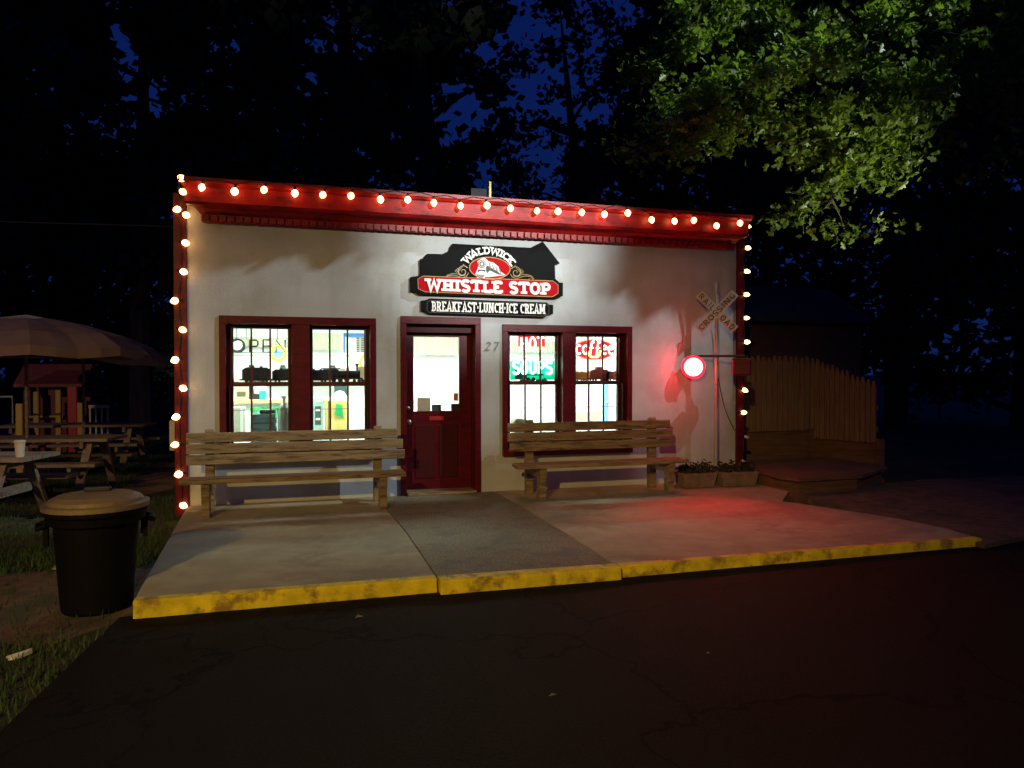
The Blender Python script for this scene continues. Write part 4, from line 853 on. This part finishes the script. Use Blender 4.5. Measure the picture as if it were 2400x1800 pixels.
# right sash of left window
o,xa,xb,za,zb=flat('dark_cloth',zl(1620,1130,3.2),zl(1800,865,3.2),'slate','dark slate cloth hanging behind left window, right sash','cloth',.05); MB().prism([(xa-.02,za),(xb+.02,za),(xb-.03,za-.10),(xa+.06,za-.16)],3.18,3.24).build('hem',M['slate'],o)
c=zl(1700,1170,2.3); o=thing('white_bin','large round white tub below the dark cloth','tub',(c.x,2.3,.15)); rr=(zl(1850,1170,2.3)-c).length; MB().lathe([(.0,0),(rr*.9,0),(rr,c.z-.15),(rr*.8,c.z-.05),(rr*.4,c.z+.05),(.0,c.z+.07)],(c.x,2.3,.15),28).build('shell',M['room'],o,smooth=True); MB().tube([(c.x-rr,2.3,c.z-.02),(c.x-rr*.7,2.3-rr*.7,c.z-.02),(c.x,2.3-rr,c.z-.02),(c.x+rr*.7,2.3-rr*.7,c.z-.02),(c.x+rr,2.3,c.z-.02)],.01,6).build('band',M['paper'],o)
o,xa,xb,za,zb=flat('ochre_cabinet',zl(1500,1600,1.9),zl(1800,1100,1.9),'ochre','ochre yellow cabinet side behind left window, right sash','cabinet',.3); MB().box(xa+.03,xa+.04,1.89,1.899,za,zb).build('door_seam',M['navy'],o); MB().prism([(xa+.12,zb-.20),(xa+.24,zb-.24),(xa+.22,zb-.06),(xa+.14,zb-.04)],1.885,1.899).build('green_decal',M['green'],o)
o,xa,xb,za,zb=flat('drink_cooler',zl(1310,1600,2.2),zl(1455,1060,2.2),'paleblue','pale blue-grey drink cooler behind left window, right sash','cooler',.5)
bpy.data.objects[o.name].children[0].data.materials[0]=mat('cooler_grey',(.35,.5,.52),.4)
MB().box(xa+.03,xb-.03,2.19,2.199,za+.15,zb-.12).build('glass_door',M['slate'],o); 
for k in range(3): MB().box(xa+.04,xb-.04,2.18,2.189,za+.22+k*.13,za+.25+k*.13).build('shelf_rail',M['paper'],o)
# right window lower objects
o,xa,xb,za,zb=flat('tan_cabinet',zr(1160,1600,3.0),zr(1590,1420,3.0),'cross_white','pale tan cabinet low behind right window, right sash','cabinet',.4); MB().box(xa+.05,xa+.06,2.99,2.999,za,zb).build('door_seam',M['tan'],o)
o,xa,xb,za,zb=flat('blue_door',zr(1650,1600,3.6),zr(1700,930,3.6),'paleblue','light blue door edge at far right of right window','door',.06); MB().lathe([(.0,0),(.03,0),(.03,.05),(.0,.05)],(xb-.03,3.6,(za+zb)/2),14,'y').build('knob',M['steel'],o,smooth=True)
c=zr(260,1600,.8); o=thing('paper_towel_roll','dark round-topped dispenser low in right window, left sash','dispenser',(c.x,.8,.15)); zt_=zr(260,1530,.8).z; MB().prism([(c.x-.075,.15),(c.x+.075,.15),(c.x+.075,zt_-.02),(c.x+.04,zt_),(c.x-.04,zt_),(c.x-.075,zt_-.03)],.8,.95).build('dispenser_body',M['wood_grey'],o); MB().box(c.x-.05,c.x+.05,.79,.799,zt_-.12,zt_-.05).build('slot',M['iron'],o)
# ============================================================ FLOOD LAMP (outside the frame, right)
fl=thing('flood_lamp','tall pole with white flood lamp and added shade plate, beyond right frame edge','street lamp',(12.3,-6.1,0))
MB().tube([(12.3,-6.1,0),(12.3,-6.1,10.6)],[.11,.06],12).tube([(12.3,-6.1,10.45),(11.75,-5.62,10.5)],.03,8).build('pole',M['steel'],fl)
ft=(Vector((2.9,0,3.6))-LW).normalized()
MB().beam(LW-ft*.12,LW-ft*.42,.5,.4).build('lamp_housing',M['iron'],fl)
tg=[(-9,-.5,.15),(2.2,-.5,.15),(2.5,-.2,.95),(4.8,-.2,.98),(5.05,-.5,.2),(16,-.5,.15)]  # outline of an added plate, notched to darken ground and lower right wall
ed=[LW+(Vector(p)-LW)*.15 for p in tg]; lo=[p+Vector((-.35,-.5,-1.0)) for p in ed]
vz=MB(); nv=len(ed)
for off in (0,.012): vz.v+=[tuple(p+Vector((0,off,0))) for p in ed]+[tuple(p+Vector((0,off,0))) for p in lo]
for k in range(nv-1): vz.f+=[(k,k+1,nv+k+1,nv+k),(2*nv+k,3*nv+k,3*nv+k+1,2*nv+k+1),(k,2*nv+k,2*nv+k+1,k+1)]
vz.tube([ft*0+LW-ft*.1+Vector((0,0,-.15)),(lo[1]+lo[2])/2],.02,6)
vz.build('added_shade_plate',M['iron'],fl)
# ============================================================ TREES
def leafcloud(r,centers,n,size,mb,stretch=1.0,accept=None,lobed=False):
    vs=mb.v;fs=mb.f
    for i in range(n):
        c,rad=centers[int(r.random()*len(centers))]
        q=Vector((r.gauss(0,1),r.gauss(0,1),r.gauss(0,.75))); q=c+q*rad*.5
        if accept and not accept(q): continue
        s=size*r.uniform(.6,1.3); a=Vector((r.uniform(-1,1),r.uniform(-1,1),r.uniform(-1,.3)));a.normalize(); b=a.cross(Vector((r.uniform(-1,1),r.uniform(-1,1),r.uniform(-1,1))))
        if b.length<.05: continue
        b=b.normalized()*s*.36*stretch; a=a*s
        k=len(vs)
        if lobed:
            n_=a.cross(b).normalized()*s*.12
            for u_,v_,w_ in ((-.5,0,0),(-.3,.35,.3),(-.12,.22,0),(.02,.75,.8),(.16,.3,.1),(.28,.5,.3),(.5,0,-.6)): vs.append(tuple(q+a*u_+b*v_+n_*w_))
            for u_,v_,w_ in ((-.3,-.35,.3),(-.12,-.22,0),(.02,-.75,.8),(.16,-.3,.1),(.28,-.5,.3)): vs.append(tuple(q+a*u_+b*v_+n_*w_))
            fs.append((k,k+1,k+2,k+3,k+4,k+5,k+6)); fs.append((k,k+6,k+11,k+10,k+9,k+8,k+7))
        else:
            vs+=[tuple(q-a*.5),tuple(q-a*.05+b),tuple(q+a*.5),tuple(q-a*.05-b)]; fs.append((k,k+1,k+2,k+3))
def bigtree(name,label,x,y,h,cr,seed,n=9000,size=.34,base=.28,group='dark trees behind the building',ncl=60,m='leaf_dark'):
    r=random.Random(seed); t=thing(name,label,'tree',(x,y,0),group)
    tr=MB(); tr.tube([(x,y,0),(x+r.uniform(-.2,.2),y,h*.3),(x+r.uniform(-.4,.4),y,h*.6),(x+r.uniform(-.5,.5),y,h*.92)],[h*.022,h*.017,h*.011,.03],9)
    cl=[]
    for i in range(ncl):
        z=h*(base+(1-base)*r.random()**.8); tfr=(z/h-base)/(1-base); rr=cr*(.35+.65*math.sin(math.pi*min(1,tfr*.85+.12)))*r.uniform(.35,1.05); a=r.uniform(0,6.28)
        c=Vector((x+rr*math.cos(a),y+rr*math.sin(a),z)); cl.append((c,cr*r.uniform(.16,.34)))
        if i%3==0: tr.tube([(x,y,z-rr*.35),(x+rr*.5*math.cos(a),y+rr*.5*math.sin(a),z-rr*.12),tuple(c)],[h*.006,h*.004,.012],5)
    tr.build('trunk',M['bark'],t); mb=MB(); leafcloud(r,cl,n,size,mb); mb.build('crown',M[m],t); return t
def treeat(px,depth,h,cr,seed,label,**k):
    d=ray(px,900); p=CAMP+d*depth; bigtree('tree',label,p.x,p.y,h,cr,seed,**k)
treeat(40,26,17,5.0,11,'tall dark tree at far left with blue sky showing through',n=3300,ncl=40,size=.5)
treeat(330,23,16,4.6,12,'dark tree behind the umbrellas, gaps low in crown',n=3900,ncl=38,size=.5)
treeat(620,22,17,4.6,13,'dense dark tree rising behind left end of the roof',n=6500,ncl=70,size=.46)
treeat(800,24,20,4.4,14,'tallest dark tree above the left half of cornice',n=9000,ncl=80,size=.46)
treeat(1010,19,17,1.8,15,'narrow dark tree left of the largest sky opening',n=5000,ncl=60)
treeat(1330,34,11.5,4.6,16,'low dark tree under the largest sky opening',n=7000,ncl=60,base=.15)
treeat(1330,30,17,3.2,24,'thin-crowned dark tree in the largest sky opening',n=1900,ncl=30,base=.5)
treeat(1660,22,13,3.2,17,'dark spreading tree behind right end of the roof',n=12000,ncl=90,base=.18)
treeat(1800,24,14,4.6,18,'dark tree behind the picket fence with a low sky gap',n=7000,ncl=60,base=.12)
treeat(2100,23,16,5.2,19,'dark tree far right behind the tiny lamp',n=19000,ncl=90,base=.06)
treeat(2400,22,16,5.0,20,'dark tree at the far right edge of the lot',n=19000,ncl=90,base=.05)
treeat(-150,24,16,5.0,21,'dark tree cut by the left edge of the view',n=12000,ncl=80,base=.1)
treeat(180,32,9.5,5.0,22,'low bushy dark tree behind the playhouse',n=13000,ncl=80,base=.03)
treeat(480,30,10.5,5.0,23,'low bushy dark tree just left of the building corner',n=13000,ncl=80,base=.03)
# foreground oak: crown lit by the flood light
def wallshadow(q):
    d=q-LW
    if d.y<=0: return None
    s=(0-LW.y)/d.y
    p=LW+d*s; return p
def lim(x):   # lowest height on the wall that leaf shadow may reach
    pts=[(-3,3.0),(-.9,3.0),(-.3,3.02),(.3,3.08),(1.0,3.16),(1.7,3.22),(1.95,3.6),(2.4,4.2),(3.3,4.2),(3.72,3.6),(3.85,3.05),(4.2,2.85),(4.6,2.78),(5.1,2.66),(5.9,2.6),(9,2.2)]
    for (a,b),(c,d) in zip(pts,pts[1:]):
        if a<=x<=c: return b+(d-b)*(x-a)/(c-a)
    return None
rr_=random.Random(5)
def accept(q):
    p=wallshadow(q)
    if p is None or p.x<-2 or p.x>6.5: return True
    if p.z<-.3: return True
    l=lim(p.x)
    if l is None: return True
    return p.z>l+.12*math.sin(p.x*9)+.08*math.sin(p.x*23)
oak=thing('oak_tree','large oak whose lit green branches overhang from the right','tree',(14.5,-3.0,0))
trk=MB(); base_=Vector((14.5,-3.0,0)); crotch=Vector((14.0,-2.8,4.6)); trk.tube([base_,(14.35,-2.95,2.2),crotch,(14.0,-2.6,8.5),(13.6,-2.5,11.5)],[.34,.28,.24,.16,.05],12)
br=[[(2330,-110,10.4),(2180,30,10.2),(2050,80,10.1),(1900,150,10),(1760,210,9.9),(1650,270,9.8),(1590,335,9.8)],
    [(2380,60,10.3),(2230,170,10.1),(2110,250,10.0),(2040,340,9.9),(1990,420,9.9),(1930,490,9.8)],
    [(2300,-160,11),(2050,-10,10.8),(1850,70,10.6),(1650,120,10.4),(1500,190,10.3)],
    [(2200,220,10.1),(2080,260,10),(1980,290,9.9),(1900,310,9.8)],
    [(2350,-250,10.6),(2050,-160,10.5),(1850,-60,10.5),(1700,20,10.5),(1580,90,10.4)]]
r=random.Random(77); cl=[]
for bi,b in enumerate(br):
    P=[dp(*p) for p in b]; P=[crotch+Vector((0,0,.8*bi*.6))]+P; C=curve(P,5); m_=len(C); trk.tube(C,[max(.006,.11*(1-i/m_)**1.3*(1 if accept(C[i]) else .35)) for i in range(m_)],7)
    for i,p in enumerate(C):
        if i<3: continue
        k=3 if bi<2 else 2
        for q in range(k):
            off=Vector((r.gauss(0,.34),r.gauss(0,.42),r.gauss(-.02,.17))); e=p+off
            if e.x<6.7 and e.z<3.95: continue
            cl.append((e,r.uniform(.15,.34)))
            if accept(e) and accept(p) and r.random()<.8: trk.tube([p,p+off*.6+Vector((0,0,.04)),e],[.014,.008,.003],4)
# extra crown mass up and to the right
for i in range(110):
    px=r.uniform(1500,2500); py=r.uniform(-300,430); 
    if px+1.15*py<1750 or py>(px-1380)*.34-70: continue
    cl.append((dp(px,py,r.uniform(10.0,12)),r.uniform(.3,.6)))
for px,py,dpt in ((1950,430,10),(1900,500,10),(2200,330,10.2),(2320,380,10.4),(2290,200,10.3),(2370,260,10.3),(1700,290,9.9),(1790,260,9.9),(1870,250,9.9),(1940,270,9.9),(2050,340,10),(1610,345,9.8),(1690,330,9.8)):
    cl.append((dp(px,py,dpt),.36))
trk.build('trunk',M['bark'],oak); mb=MB(); leafcloud(r,cl,20000,.125,mb,1.5,accept,True)
# outer crown toward the flood light, which throws the ragged shadow on the wall top
def onray(wx,wz,t): return Vector((wx,0,wz)).lerp(LW,t)
sc=[]
for i in range(260):
    wx=r.uniform(-1.0,5.9); l=lim(wx); 
    if l is None or l>3.7: continue
    t=r.uniform(.36,.56) if wx<3.6 else r.uniform(.52,.64); sc.append((onray(wx,l+r.uniform(.1,1.0),t),r.uniform(.10,.20)))
leafcloud(r,sc,14000,.15,mb,1.5,accept,True)
mb.build('crown',M['leaf'],oak)
